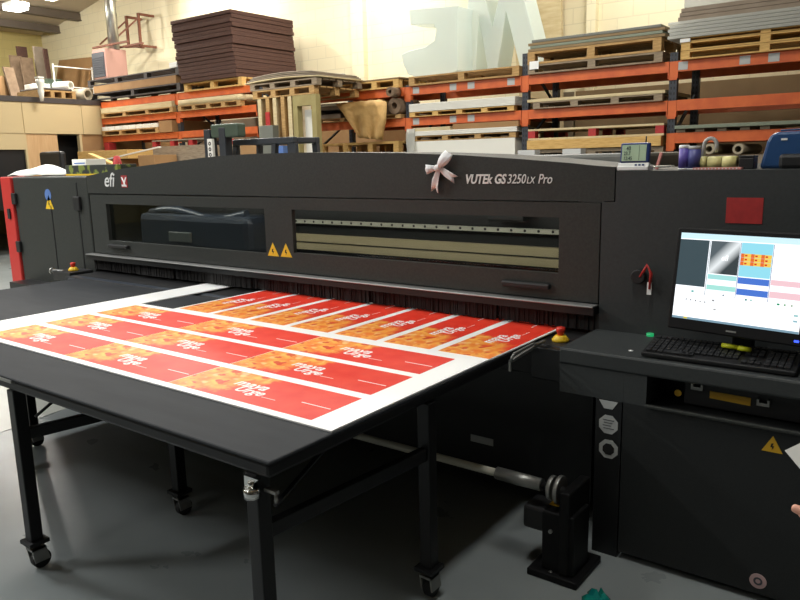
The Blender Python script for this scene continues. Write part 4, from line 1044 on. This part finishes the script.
# brown roll beside it
a = PY(395, 104, YL0)
t = thing('fabric_roll', 'brown drum-like roll between the kraft paper and the orange upright', 'roll', (a.x, YL0 + .2, ZB_ + .062))
G().cyl((a.x, YL0 - .02, ZB_ + .182), (a.x, YL0 + .5, ZB_ + .182), .118, 24, hole=.05).make('lower_flange', 'roll', t)
G().cyl((a.x + .03, YL0 - .16, ZB_ + .372), (a.x + .03, YR - .03, ZB_ + .372), .07, 20, hole=.03).make('upper_coil', 'roll', t)
x0, x1 = XA_(322, 147), XA_(401, 147)
z0 = PY(360, 152, YL0).z
slab(x0 + .1, x1 - .1, YL0 + .05, YL1, L0 + .001, z0 - .065, 'card', 'long_carton', 'brown carton under the pale-topped pallet, left of the foam', 'box')
pallet(x0, x1, YL0, YL1, z0 - .06, PY(360, 142.5, YL0).z - z0 + .06, 'pale-topped pallet just above the printer, left of the white foam', 'pinelight', nblk=4)
# ---- left rack loads
x0, x1 = XA_(186, 80), XA_(244, 76)
hp = .15
pallet(x0, x1, YL0, YL1, LA, hp, 'yellow pine pallet carrying the tall dark brown board stack', 'pinelight')
names = ['lowest'] + [w + ' from the bottom' for w in ('second', 'third', 'fourth', 'fifth', 'sixth', 'seventh', 'eighth')] + [w + ' from the top' for w in ('eighth', 'seventh', 'sixth', 'fifth', 'fourth', 'third', 'second')] + ['topmost']
zb0 = LA + hp + .002; zb1 = PY(241, 6, YL0 - .05).z
nB = len(names); dz = (zb1 - zb0) / nB
bx0, bx1 = XA_(185, 70), XA_(240, 60)
for k in range(nB):
    f = k / (nB - 1); sh_ = -.14 * f
    g = G().box(bx0 + sh_ - .05 * f + random.uniform(-.045, .045), bx1 - .06 * f + random.uniform(-.03, .03), YL0 - .05 + random.uniform(-.02, .02), YL1 + .42, zb0 + k * dz, zb0 + k * dz + dz * random.uniform(.90, .98))
    tag(g.make('fibreboard_sheet', 'brownboard', bev=.008), 'dark brown fibreboard in the tall stack by the wall, %s' % names[k], 'board', 'dark brown boards in the tall stack')
# grey board leaning right of the stack
a = PY(302, 70, YB - .3)
# top of left rack, left half: two pallets of dark sheets
x0, x1 = XA_(92, 88), XA_(182, 80)
LQ = max(LA, ZO + .105)
pallet(x0, x1, YL0, YL1, LQ, .14, 'dark pallet at the left end of the left rack', 'darksheet')
slab(x0 + .15, x1 - .1, YL0, YL1, LQ + .142, LA + .33, 'card', 'brown_board', 'thick tan board on the dark pallet beside the heater', 'board')
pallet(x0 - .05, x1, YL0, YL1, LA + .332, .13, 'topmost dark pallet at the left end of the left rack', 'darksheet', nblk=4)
slab(x1 - .25, x1 - .02, YL0 - .02, YL1, LA + .464, LA + .56, 'white', 'white_block', 'small white block on the corner of the topmost dark pallet', 'block')
# level B of left rack: long grey-tan sheets on pallets
xa, xm_, xb = XA_(103, 110), XA_(175, 108), XA_(243, 104)
pallet(xa, xm_, YL0, YL1, LB, .10, 'pallet with pale sheets at the left end of the left rack, middle level', 'pine', nblk=4)
slab(xa, xm_ - .02, YL0, YL1, LB + .102, LA - BH - .012, 'paleply', 'pale_board', 'pale thick board on the left end, middle level of the left rack', 'board')
pallet(xm_ + .16, xb, YL0, YL1, LB, .10, 'long pallet under tan sheets, middle level of the left rack', 'pine', nblk=5)
rows = [[(xm_ + .18 + (xb - xm_ - .16) * j / 10, YL0 + (YL1 - YL0) * k / 3, LB + .150 + max(0, LA - BH - LB - .215) * math.sin(PI * j / 10) + .002 * k) for j in range(11)] for k in range(4)]
tag(G().strip(rows, .10).make('tan_sheet', 'paleply'), 'thick bowed tan sheet on the long pallet of the left rack', 'sheet')
# level C
xa, xb = XA_(104.5, 133), XA_(161, 131)
pallet(xa, xb, YL0, YL1, LC, .11, 'low pallet at the left with a white-topped load', 'pine', nblk=4)
for k in range(8):
    xx = xa + (xb - xa) * k / 8
    tag(G().box(xx + .01, xx + (xb - xa) / 8 - .01, YL0, YL1, LC + .112, LC + .19).make('foam_plank', 'foamwhite', bev=.004), 'narrow white foam plank on the low left pallet, %s from the left' % ('first', 'second', 'third', 'fourth', 'fifth', 'sixth', 'seventh', 'eighth')[k], 'plank', 'white foam planks on the low left pallet')
slab(XA_(162, 131), XA_(175, 131), YL0, YL1, LC, LC + .22, 'card', 'storage_box', 'brown box right of the white foam planks on the left rack', 'box')
a = PY(105, 140, YL0)
slab(a.x - .02, a.x + .16, YL0 - .02, YL0 + .15, .602, LC - .135, 'redsticker', 'red_box', 'red box under the white foam planks at the left rack end', 'box')
xa, xb = PY(152, 142, 7.9).x, PY(212, 142, 7.9).x
z0 = PY(180, 147, 7.9).z
pallet(xa, xb, 7.9, 8.75, z0, PY(180, 139, 7.9).z - z0, 'pallet with red end blocks behind the printer at left', 'greywood', 'redsticker', nblk=4)
slab(xa, xb + .05, 7.9, 8.75, 0, z0, 'greywood', 'timber_load', 'grey timber load under the red-block pallet at left', 'timber')
slab(XA_(82, 150, 8.0), XA_(132, 150, 8.0), 7.9, 8.5, PY(100, 157, 8.0).z - .05, PY(100, 151, 8.0).z, 'pinelight', 'timber_board', 'bright pine board behind the left end of the printer', 'board')
slab(XA_(84, 158, 7.9), XA_(118, 158, 7.9), 7.92, 8.5, .0, PY(100, 157, 8.0).z - .055, 'card', 'large_carton', 'large brown carton standing under the bright pine board', 'box')
slab(XA_(138, 158, 7.4), XA_(154, 158, 7.4), 7.4, 7.85, .0, PY(148, 155, 7.4).z, 'card', 'large_carton', 'tall brown carton rising behind the arched cover', 'box')
a, b = PY(100, 161, 7.6), PY(160, 147, 7.6)
tag(G().bar(a, b, .05, .02).make('white_batten', 'foamwhite'), 'thin white batten slanting up behind the left end of the printer', 'batten')
a, b = PY(90, 154, 7.3), PY(118, 166, 7.3)
slab(b.x - .02, b.x + .3, 7.1, 7.5, 0, b.z - .02, 'card', 'large_carton', 'brown carton hidden behind the cover, carrying the slanting pale plank', 'box')
tag(G().bar(a, b, .10, .03).make('pale_plank', 'pinelight'), 'pale plank slanting down behind the left end of the printer', 'plank')
a = PY(117.5, 166, 5.1)
tag(G().lathe((a.x, 5.1, 1.0), [(.05, -1.0), (.055, .70), (.035, .80), (.01, .81)], 18).make('red_jar', 'redsticker'), 'small red jar peeping over the arched cover at left', 'jar')
# ---- overhanging tan pallets and planks between the two racks
xo0, xo1 = XA_(251, 88), XA_(338, 85)
YQ = 7.9
zq0 = PY(290, 95, YQ).z
po = [XA_(px, 110, YQ) for px in (258, 266, 273, 281, 288)]
zpl = PY(262, 99, YQ).z
for k, x in enumerate(po):
    tag(G().box(x, x + .075, YQ, YQ + .18, 0, zpl - .0).make('upright_plank', 'pine' if k % 2 else 'paleply'), 'pale plank standing on end behind the forklift, %s from the left' % ('first', 'second', 'third', 'fourth', 'fifth')[k], 'plank', 'planks standing on end')
tag(G().box(po[1] + .0, po[1] + .09, YQ - .02, YQ - .003, PY(270, 128, YQ).z, PY(270, 112, YQ).z).make('red_sign', 'redsticker'), 'red square fixed on the second standing plank', 'sign')
xf0, xf1 = XA_(293, 110, YQ), XA_(314, 110, YQ)
t = thing('crate_end', 'pale green-yellow open crate end standing right of the upright planks', 'crate', ((xf0 + xf1) / 2, YQ + .06, 0))
for xx in (xf0, xf1 - .05): G().box(xx, xx + .09, YQ, YQ + .1, 0, zpl).make('frame_post', 'dullframe', t)
G().box(xf0 + .091, xf1 - .051, YQ, YQ + .1, zpl - .15, zpl).make('frame_rail', 'dullframe', t)
slab(xf0 + .12, xf1 - .08, YQ + .12, YQ + .2, 0, zpl - .2, 'foamwhite', 'white_sheet', 'white sheet standing inside the pale open crate end', 'sheet', bev=0)
xo1 = XA_(314, 92, YQ)
pallet(po[0] - .1, xo1, YQ, YQ + 1.0, zpl + .002, .12, 'pine pallet lying on the upright planks', 'pine', nblk=4)
pallet(po[0] - .15, xo1 + .06, YQ, YQ + 1.0, zpl + .124, .10, 'greyish pallet on top of the pine pallet between the racks', 'greywood', nblk=4)
x0 = XA_(244, 76, YQ)
for k in range(4):
    rows = [[(x0 + .06 * k + (XA_(318, 78, YQ) - x0 - .1 * k) * j / 10, YQ + 1.0 * i_ / 3, zpl + .243 + .0235 * k + .03 * math.sin(PI * j / 10)) for j in range(11)] for i_ in range(4)]
    tag(G().strip(rows, .018).make('tan_sheet', ('paleply', 'cardgrey', 'mdfgrey', 'cardgrey')[k]), 'sagging tan sheet on the pallets right of the tall stack, %s of four' % ('lowest', 'second', 'third', 'topmost')[k], 'sheet', 'sagging tan sheets')
for px, py, m, lab in ((319, 80, 'plasticblue', 'small blue-grey can on the tan sheets, right end'), (343, 84, 'greysheet', 'small dark can at the right end of the rack top')):
    a = PY(px, py, YR + .2)
    tag(G().lathe((a.x, a.y, ZA + .152), [(.05, 0), (.05, .16), (.04, .17)], 16).make('paint_can', m), lab, 'can')
# boards behind the racks, partly inferred; they also paint the wall's shade
for k, (p0, p1, ztop, m, lab) in enumerate(((672, 830, 2.62, 'mdf', 'wide brown board standing against the wall behind the right rack bay'), (575, 668, 2.62, 'mdf', 'brown board against the wall behind the middle rack bay'), (527, 573, 2.62, 'mdfgrey', 'grey-brown board against the wall left in the middle rack bay'),
                                           (410, 522, 2.62, 'mdfgrey', 'grey-brown board against the wall below the giant letters'), (316, 405, 2.60, 'card', 'brown board against the wall behind the kraft paper'), (190, 256, 2.6, 'mdfgrey', 'grey board against the wall behind the forklift'))):
    a, b = PY(p0, 110, YB - .15), PY(p1, 110, YB - .15)
    slab(a.x, b.x, YB - .14, YB - .11, 0, ztop, m, 'standing_board', lab, 'board', 'boards against the back wall')
# beige panel leaning behind the letters
t0, t1 = PY(519, 0, YB - .2), PY(560, 0, YB - .2)
b0, b1 = PY(536, 150, YB - .2), PY(566, 150, YB - .2)
pz = 0.0
tag(G().prism([(b0.x, pz), (b1.x, pz), (t1.x, t1.z + .5), (t0.x - .2, t0.z + .5)], 'y', YB - .20, YB - .15).make('beige_panel', 'paleply'), 'tall beige panel leaning on the wall right of the giant letters', 'panel')

# ------------------------------------------------------------------ forklift behind the printer
YK = 6.5
fk = thing('forklift', 'slate grey forklift guard and mast rising behind the printer', 'forklift', (-6.9, 7.0, 0))
fx0, fx1 = PY(232, 140, YK).x, PY(293, 140, YK).x
YK2 = fx1 / PY(320, 140, YK).x * YK
zf = PY(276, 137.5, YK).z; zl = 1.15
g = G()
g.box(fx0, fx1, YK, YK + .08, zf - .075, zf).box(fx0, fx1, YK2 - .08, YK2, zf - .075, zf).box(fx0, fx0 + .07, YK + .08, YK2 - .08, zf - .07, zf - .005).box(fx1 - .07, fx1, YK + .08, YK2 - .08, zf - .07, zf - .005)
for k in range(3): g.box(fx0 + .07, fx1 - .07, YK + .13 + k * .11, YK + .16 + k * .11, zf - .05, zf - .02)
g.make('guard_roof', 'forklift', fk, bev=.01)
for (x, yy, dx, w) in ((fx0 + .03, YK + .04, -.05, .07), (PY(273, 150, YK).x, YK + .04, -.08, .07), (fx1 - .05, YK + .04, .03, .13), (fx1 - .04, YK2 - .04, .06, .08), (fx0 + .04, YK2 - .04, -.05, .07)):
    G().bar((x + dx, yy, zl + .001), (x, yy, zf - .0755), w, .06).make('guard_pillar', 'forklift', fk)
G().box(fx0 - .1, fx1 + .1, YK - .05, YK + 1.15, .28, zl).make('forklift_body', 'forkgreen', fk, bev=.05)
for x in (fx0 + .05, fx1 - .05):
    for yy in (YK + .25, YK + .85): G().cyl((x - .09, yy, .28), (x + .09, yy, .28), .28, 28).make('wheel', 'rubber', fk, bev=.02)
mx0, mx1 = PY(219, 140, YK).x, PY(240, 140, YK).x
ms_ = G().box(mx0, mx0 + .12, YK - .25, YK - .13, .05, PY(222, 130, YK).z).box(mx1 - .12, mx1, YK - .25, YK - .13, .05, PY(236, 128, YK).z).box(mx0, mx1, YK - .23, YK - .15, PY(225, 131, YK).z - .06, PY(225, 131, YK).z).make('mast', 'forklift', fk, bev=.008)
a, b = PY(206, 123, YK - .3), PY(246, 136, YK - .3)
G().box(a.x, a.x + .52, YK - .24, YK - .1, b.z, a.z - .02).make('mast_head', 'forkgreen', fk, bev=.02)
a, b = PY(207, 139, YK - .3), PY(213, 158, YK - .3)
sp = G().box(a.x, b.x, YK - .30, YK - .26, b.z - .2, a.z).make('plate', 'foamwhite', fk)
g = G()
for k in range(3): g.cyl((a.x + (b.x - a.x) * .5, YK - .303, a.z - .06 - k * .07), (a.x + (b.x - a.x) * .5, YK - .30, a.z - .06 - k * .07), .025, 14, hole=.012)
g.make('plate_marks', 'seam', sp)
G().bar((mx0 - .05, YK - .2, .3), (mx0 - .05, YK - .2, 1.0), .06).box(mx0 - .3, mx1 + .3, YK - .3, YK - .26, .2, .3).make('fork_carriage', 'forklift', fk)
a = PY(308, 130, 7.9)
for (p0, p1, py, m, lab) in ((259, 272.5, 126, 'greysheet', 'grey crate behind the left part of the forklift guard'), (240, 257, 143, 'card', 'brown carton seen under the forklift guard'), (274, 283, 146, 'blueink', 'pale blue carton seen under the forklift guard, beside the middle pillar')):
    a, b = PY(p0, py, 7.7), PY(p1, py, 7.7)
    slab(a.x, b.x, 7.7, 7.82, 0, a.z, m, 'storage_box', lab, 'box')

# ------------------------------------------------------------------ heater
hy0, hy1 = 9.1, 9.9
hx1 = -14.9; hy0 = 9.40; hy1 = 9.93
hx0 = PY(92.5, 60, hy0).x; hz0, hz1 = PY(107, 78, hy0).z, PY(107, 47, hy0).z
ht = thing('unit_heater', 'pinkish wall-hung unit heater with a dark grille and a flue', 'heater', ((hx0 + hx1) / 2, 9.65, hz0))
G().box(hx0, hx1, hy0, hy1, hz0, hz1).make('casing', 'heater', ht, bev=.02)
hb = G().box(hx0 + .015, hx1 - .03, hy0 - .02, hy0 - .001, hz0 + .04, hz1 - .08).make('grille', 'heatergrille', ht)
for k in range(8):
    z = hz0 + .11 + k * (hz1 - hz0 - .26) / 8
    G().box(hx0 + .03, hx1 - .045, hy0 - .035, hy0 - .0205, z, z + .025).make('louvre', 'heatergrille', hb)
a = PY(112.5, 30, 9.7)
G().cyl((a.x, 9.7, hz1), (a.x, 9.7, zroof(a.x) - .02), .115, 24).make('flue', 'flue', ht)
g = G()
zbk = hz1 + .06
for yy in (9.5, 9.85):
    g.bar((hx0 - .1, yy, zbk), (hx1 + .75, yy, zbk), .04)
for px in (126, 138):
    p0 = PY(px, 16 if px == 126 else 13, 10.3); p1 = PY(px, 47, 10.3)
    g.bar((p0.x, 10.3, p0.z), (p0.x, 10.3, p1.z), .05)
    g.bar((p0.x, 10.3, p0.z - .1), (p0.x - .2, 9.7, zbk + .1), .035)
    g.bar((p0.x, 10.3, p1.z + .02), (p0.x, YB, p1.z + .02), .05); g.bar((p0.x, 10.3, p0.z - .02), (p0.x, YB, p0.z - .02), .05)
g.bar((PY(126, 47, 10.3).x, 10.3, PY(126, 47, 10.3).z), (PY(141, 46, 10.3).x, 10.3, PY(141, 46, 10.3).z), .05)
g.make('hanging_bracket', 'rust', ht)

# ------------------------------------------------------------------ storage on the office deck
ZD = ZO + .104
def lean(px0, px1, pyt, X, w, m, name, label, lean_=.12, cat='board', group='boards leaning on the office deck'):
    a, b = PX(px0, pyt, X), PX(px1, pyt, X)
    zt_ = PX((px0 + px1) / 2, pyt, X).z
    y0, y1 = sorted((a.y, b.y))
    tag(G().quadbox([(X, y0, ZD), (X, y1, ZD), (X - w, y1, ZD), (X - w, y0, ZD), (X - lean_, y0, zt_), (X - lean_, y1, zt_), (X - lean_ - w, y1, zt_), (X - lean_ - w, y0, zt_)]).make(name, m), label, cat, group)
lean(12, 24, 55, -17.6, .05, 'roll', 'leaning_board', 'short brown board leaning leftmost on the office deck')
lean(19, 29, 46, -17.9, .05, 'brownboard', 'leaning_board', 'tallest dark brown board leaning on the office deck')
lean(23, 35, 57, -17.3, .05, 'roll', 'leaning_board', 'wide brown board in front of the tallest dark one')
lean(36, 45, 46, -17.4, .06, 'cardgrey', 'leaning_board', 'grey board leaning right of the brown boards on the deck')
lean(46, 50, 48, -17.2, .05, 'brownboard', 'leaning_board', 'narrow dark board standing left of the square brown panel')
a, b = PY(54, 90, YB - .3), PY(84, 56, YB - .3)
tag(G().quadbox([(a.x, YB - .45, ZD), (b.x, YB - .45, ZD), (b.x, YB - .40, ZD), (a.x, YB - .40, ZD), (a.x, YB - .08, PY(54, 61, YB - .1).z), (b.x, YB - .08, b.z), (b.x, YB - .03, b.z), (a.x, YB - .03, PY(54, 61, YB - .1).z)]).make('square_panel', 'card'), 'square brown panel leaning on the back wall above the office', 'board')
def deckbox(px0, px1, pyt, X, d, m, name, label, cat='box'):
    a, b = PX(px0, pyt, X), PX(px1, pyt, X); y0, y1 = sorted((a.y, b.y))
    return tag(G().box(X - d, X, y0, y1, ZD, max(PX((px0 + px1) / 2, pyt, X).z, ZD + .05)).make(name, m, bev=.01), label, cat)
deckbox(-2, 12, 76, -16.2, .9, 'card', 'storage_box', 'tan box cut by the left edge on the office deck')
lean(9, 19, 66, -15.9, .06, 'roll', 'leaning_board', 'light grey-brown board slanting at the left front of the deck', .25)
a = PX(27, 91, -15.0)
t = thing('hanging_sack', 'white sack hanging over the office deck edge', 'sack', (-14.5, a.y, ZD - .05))
G().lathe((-14.46, a.y, PX(27, 100, -14.4).z), [(.03, 0), (.045, .10), (.06, .18), (.05, .25), (.075, .33), (.08, .40), (.03, .43)], 14).make('sack_body', 'foamwhite', t)
G().box(-14.54, -14.40, a.y - .06, a.y + .06, PX(27, 100, -14.4).z + .43, PX(27, 100, -14.4).z + .46).make('sack_fold', 'foamwhite', t)
deckbox(36, 50, 83.5, -15.6, .5, 'foamwhite', 'white_box', 'white box behind the pallet on the office deck')
pyy = [PX(px, 97, -14.7).y for px in (40, 76)]
zc0 = ZD
t = thing('pallet', 'pallet with a dark load on the office deck above the doors', 'pallet', (-15.2, sum(pyy) / 2, ZD))
G().box(-15.6, -14.7, pyy[0], pyy[1], ZD + .13, ZD + .16).make('deck', 'pine', t)
for k in range(4):
    yv = pyy[0] + (pyy[1] - pyy[0] - .08) * k / 3; G().box(-15.6, -14.7, yv, yv + .08, ZD + .02, ZD + .1295).make('block', 'pine', t)
G().box(-15.6, -14.7, pyy[0], pyy[1], ZD, ZD + .02).make('base_boards', 'pine', t)
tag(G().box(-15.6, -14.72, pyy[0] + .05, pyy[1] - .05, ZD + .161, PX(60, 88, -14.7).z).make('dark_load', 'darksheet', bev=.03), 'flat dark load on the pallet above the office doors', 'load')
for k, (px, py, r, m, lab) in enumerate(((99, 98, .12, 'tube', 'rolled tube with a dark hollow end, at the right end of the office deck'), (94, 92, .09, 'foamwhite', 'white roll behind the hollow tube on the office deck'))):
    a = PX(px, py, -14.75)
    a.y = min(a.y, 8.80 - .25 * k)
    tag(G().cyl((-14.7 - .2 * k, a.y, ZD + r + .21 * k), (-15.3, a.y - .12, ZD + r + .21 * k), r, 18, hole=r * .7).make('rolled_tube', m), lab, 'tube')
t = thing('guard_rail', 'thin white guard rail across the office deck before the square panel', 'rail', (-15.75, 8.6, ZD))
p0, p1, p2 = PX(53, 66, -15.75), PX(92, 71, -15.75), PX(52, 86, -15.75)
G().bar((-15.75, p0.y, p0.z), (-15.75, min(p1.y, 9.7), p0.z), .022).make('upper_rail', 'foamwhite', t); G().bar((-15.75, p0.y, p2.z), (-15.75, min(p1.y, 9.7), p2.z), .022).make('lower_rail', 'foamwhite', t)
for yv in (p0.y, min(p1.y, 9.7)): G().bar((-15.75, yv, ZD), (-15.75, yv, p0.z + .05), .022).make('rail_post', 'foamwhite', t)
a = PX(62, 80, -15.3)
deckbox(47, 62, 79, -15.9, .5, 'forkgreen', 'green_crate', 'dark green crate in front of the square brown panel')
# dark items seen before the office doors
a, b = PY(38, 152, 7.0), PY(60, 152, 7.0)
t = thing('office_chair', 'dark upholstered chair back standing before the pale wood door', 'chair', ((a.x + b.x) / 2, 7.0, 0))
G().box(a.x, b.x, 7.0, 7.12, .75, a.z).make('backrest', 'black', t, bev=.05); G().box(a.x, b.x, 6.5, 7.0, .42, .52).make('seat', 'black', t, bev=.04)
for xx in (a.x + .06, b.x - .06):
    for yy in (6.56, 7.05): G().box(xx - .02, xx + .02, yy - .02, yy + .02, 0, .42 if yy < 7 else .75).make('leg', 'steel', t)
# ------------------------------------------------------------------ the person at the right edge
def skin_mesh(name, joints, edges, m, parent=None, sub=2, root=0):
    me = bpy.data.meshes.new(name); me.from_pydata([j[0] for j in joints], edges, [])
    ob = bpy.data.objects.new(name, me); COL.objects.link(ob)
    md = ob.modifiers.new('skin', 'SKIN'); md.use_smooth_shade = True
    for i_, j in enumerate(joints):
        r_ = j[1]; sv = me.skin_vertices[0].data[i_]; sv.radius = (r_, r_ if len(j) < 3 else j[2]); sv.use_root = (i_ == root)
    s = ob.modifiers.new('sub', 'SUBSURF'); s.levels = sub; s.render_levels = sub
    bpy.context.view_layer.update()
    ev = ob.evaluated_get(bpy.context.evaluated_depsgraph_get()); nm = bpy.data.meshes.new_from_object(ev)
    bpy.data.objects.remove(ob); bpy.data.meshes.remove(me)
    bmx = bmesh.new(); bmx.from_mesh(nm); bpy.data.meshes.remove(nm)
    g = G(); g.bm.free(); g.bm = bmx
    for f in g.bm.faces: f.smooth = True
    return g
def chain(base, names):
    pass
tipr = ray(795, 507).normalized() * 1.40
tip = Vector((0, 0, H)) + ray(791.5, 507).normalized() * 1.40
# left hand, seen fingertip first: fingers point to -X
wr = tip + Vector((.175, -.055, -.02))
J_, E_ = [], []
def add(p, r, par=None):
    J_.append((Vector(p), r)); k = len(J_) - 1
    if par is not None: E_.append((par, k))
    return k
pelvis = add((.52, 1.16, .96), .10)
spine = add((.50, 1.17, 1.14), .095, pelvis); chest = add((.48, 1.18, 1.34), .11, spine); neckb = add((.47, 1.18, 1.50), .065, chest); neck = add((.455, 1.18, 1.56), .052, neckb)
head0 = add((.445, 1.18, 1.63), .078, neck); head1 = add((.445, 1.18, 1.71), .092, head0); head2 = add((.455, 1.18, 1.79), .062, head1)
nose = add((.350, 1.18, 1.665), .014, head0)
for sgn in (-1, 1):
    sh0 = add((.48, 1.18 + sgn * .19, 1.43), .062, chest)
    hip = add((.53, 1.16 + sgn * .10, .90), .088, pelvis); kn = add((.51, 1.16 + sgn * .11, .49), .058, hip); an = add((.54, 1.16 + sgn * .11, .09), .040, kn); to = add((.38, 1.16 + sgn * .13, .03), .030, an)
    if sgn < 0:
        el = add((.43, .96, 1.14), .042, sh0); w_ = add(wr, .027, el)
    else:
        el = add((.42, 1.42, 1.14), .042, sh0); w_ = add((.19, 1.47, 1.12), .027, el)
    bw_ = J_[w_][0]
    dirv = Vector((-1, .25, .06)).normalized() if sgn < 0 else Vector((-1, -.35, .12)).normalized()
    up = Vector((0, 0, 1)); side = dirv.cross(up).normalized()
    palm = add(bw_ + dirv * .055, .026, w_)
    Ls = (.082, .090, .083, .066)
    for fi in range(4):
        off = (1.5 - fi) * .019
        k0 = add(bw_ + dirv * .092 + up * off, .0105, palm)
        curl = (.02, .25, .45, .6)[fi] if sgn < 0 else (.3, .35, .4, .5)[fi]
        L_ = Ls[fi]; sgnc = side * (1 if sgn < 0 else 1)
        k1 = add(J_[k0][0] + (dirv * math.cos(curl) + sgnc * math.sin(curl)) * L_ * .45, .0092, k0)
        k2 = add(J_[k1][0] + (dirv * math.cos(curl * 2) + sgnc * math.sin(curl * 2)) * L_ * .32, .0085, k1)
        k3 = add(J_[k2][0] + (dirv * math.cos(curl * 2.6) + sgnc * math.sin(curl * 2.6)) * L_ * .23, .0072, k2)
        if sgn < 0 and fi == 0: ktip = k3
    t0_ = add(bw_ + dirv * .035 + up * .028 + side * .012, .013, palm); t1_ = add(J_[t0_][0] + dirv * .035 + up * .018 + side * .012, .0105, t0_); t2_ = add(J_[t1_][0] + dirv * .028 + up * .006, .009, t1_)
shift = tip - J_[ktip][0]
# move the whole left hand so the index tip sits where it is seen
lh = [i_ for i_, j in enumerate(J_) if (j[0] - wr).length < .24 and j[0].x < .30 and j[0].y < 1.40]
for i_ in lh: J_[i_] = (J_[i_][0] + shift, J_[i_][1])
pe = thing('person', 'person at the right edge, only a fingertip showing below a white card', 'person', (.52, 1.16, 0))
skin_mesh('body', J_, E_, 'skin').make('body', 'skin', pe)
g = G()
for s_ in (-1, 1): g.lathe((.374, 1.18 + s_ * .032, 1.70), [(.004, -.008), (.011, -.004), (.012, .002), (.006, .009)], 10)
g.make('eyes', 'white', pe)
cj = [(Vector((.52, 1.16, .93)), .155), (Vector((.50, 1.17, 1.14)), .150), (Vector((.48, 1.18, 1.34)), .165), (Vector((.47, 1.18, 1.49)), .085),
      (Vector((.48, .99, 1.43)), .078), (J_[[k for k in range(len(J_)) if (J_[k][0] - Vector((.43, .96, 1.14))).length < .02][0]][0], .058), (Vector((.30, 1.03, 1.12)), .046),
      (Vector((.48, 1.37, 1.43)), .078), (Vector((.42, 1.42, 1.14)), .058), (Vector((.25, 1.46, 1.12)), .044)]
skin_mesh('jumper', cj, [(0, 1), (1, 2), (2, 3), (2, 4), (4, 5), (5, 6), (2, 7), (7, 8), (8, 9)], 'jumper').make('jumper', 'jumper', pe)
tj = [(Vector((.52, 1.16, .95)), .15), (Vector((.53, 1.06, .88)), .105), (Vector((.51, 1.05, .49)), .078), (Vector((.54, 1.05, .12)), .066), (Vector((.53, 1.26, .88)), .105), (Vector((.51, 1.27, .49)), .078), (Vector((.54, 1.27, .12)), .066)]
skin_mesh('trousers', tj, [(0, 1), (1, 2), (2, 3), (0, 4), (4, 5), (5, 6)], 'denim').make('trousers', 'denim', pe)
for yy in (1.04, 1.28):
    skin_mesh('shoe', [(Vector((.57, yy, .05)), .05), (Vector((.46, yy, .048)), .048), (Vector((.36, yy, .040)), .040)], [(0, 1), (1, 2)], 'black').make('shoe', 'black', pe)
skin_mesh('hair', [(Vector((.50, 1.18, 1.70)), .095), (Vector((.48, 1.18, 1.78)), .085), (Vector((.43, 1.18, 1.815)), .055)], [(0, 1), (1, 2)], 'hair').make('hair', 'hair', pe)
# the white card they hold
c0 = Vector((0, 0, H)) + ray(785, 450.5).normalized() * 1.36
R_ = [Vector(r) for r in ROWS]
e1 = (R_[0] * .905 - R_[1] * .425).normalized(); e2 = (R_[0] * .47 + R_[1] * .883 - R_[2] * .75).normalized(); nn = e1.cross(e2).normalized()
P4 = [c0, c0 + e1 * .24, c0 + e1 * .24 + e2 * .17, c0 + e2 * .17]
cd = thing('white_card', 'white card held at the right edge above the fingertip', 'card', c0 + e2 * .17)
G().quadbox([p - nn * .0015 for p in P4] + [p + nn * .0015 for p in P4]).make('card', 'paper', cd)
hp_ = c0 + e1 * .016 + e2 * .026
G().cyl(hp_ - nn * .0022, hp_ + nn * .0022, .004, 14).make('punch_mark', 'seam', cd)

# ------------------------------------------------------------------ camera, world, view
cam = bpy.data.cameras.new('camera'); cam.sensor_width = 36; cam.lens = FPX / 800 * 36; cam.clip_end = 100; cam.clip_start = .02
co = bpy.data.objects.new('camera', cam); COL.objects.link(co)
r0, r1, r2 = [Vector(r) for r in ROWS]
co.matrix_world = Matrix(((r0.x, -r1.x, -r2.x, 0), (r0.y, -r1.y, -r2.y, 0), (r0.z, -r1.z, -r2.z, H), (0, 0, 0, 1)))
SC.camera = co
w = bpy.data.worlds.new('world'); SC.world = w; w.use_nodes = True
w.node_tree.nodes['Background'].inputs[0].default_value = (.9, .95, 1, 1); w.node_tree.nodes['Background'].inputs[1].default_value = .05
vs = SC.view_settings; vs.view_transform = 'Standard'; vs.look = 'None'; vs.gamma = 1.0; vs.use_curve_mapping = False; vs.exposure = 0.0
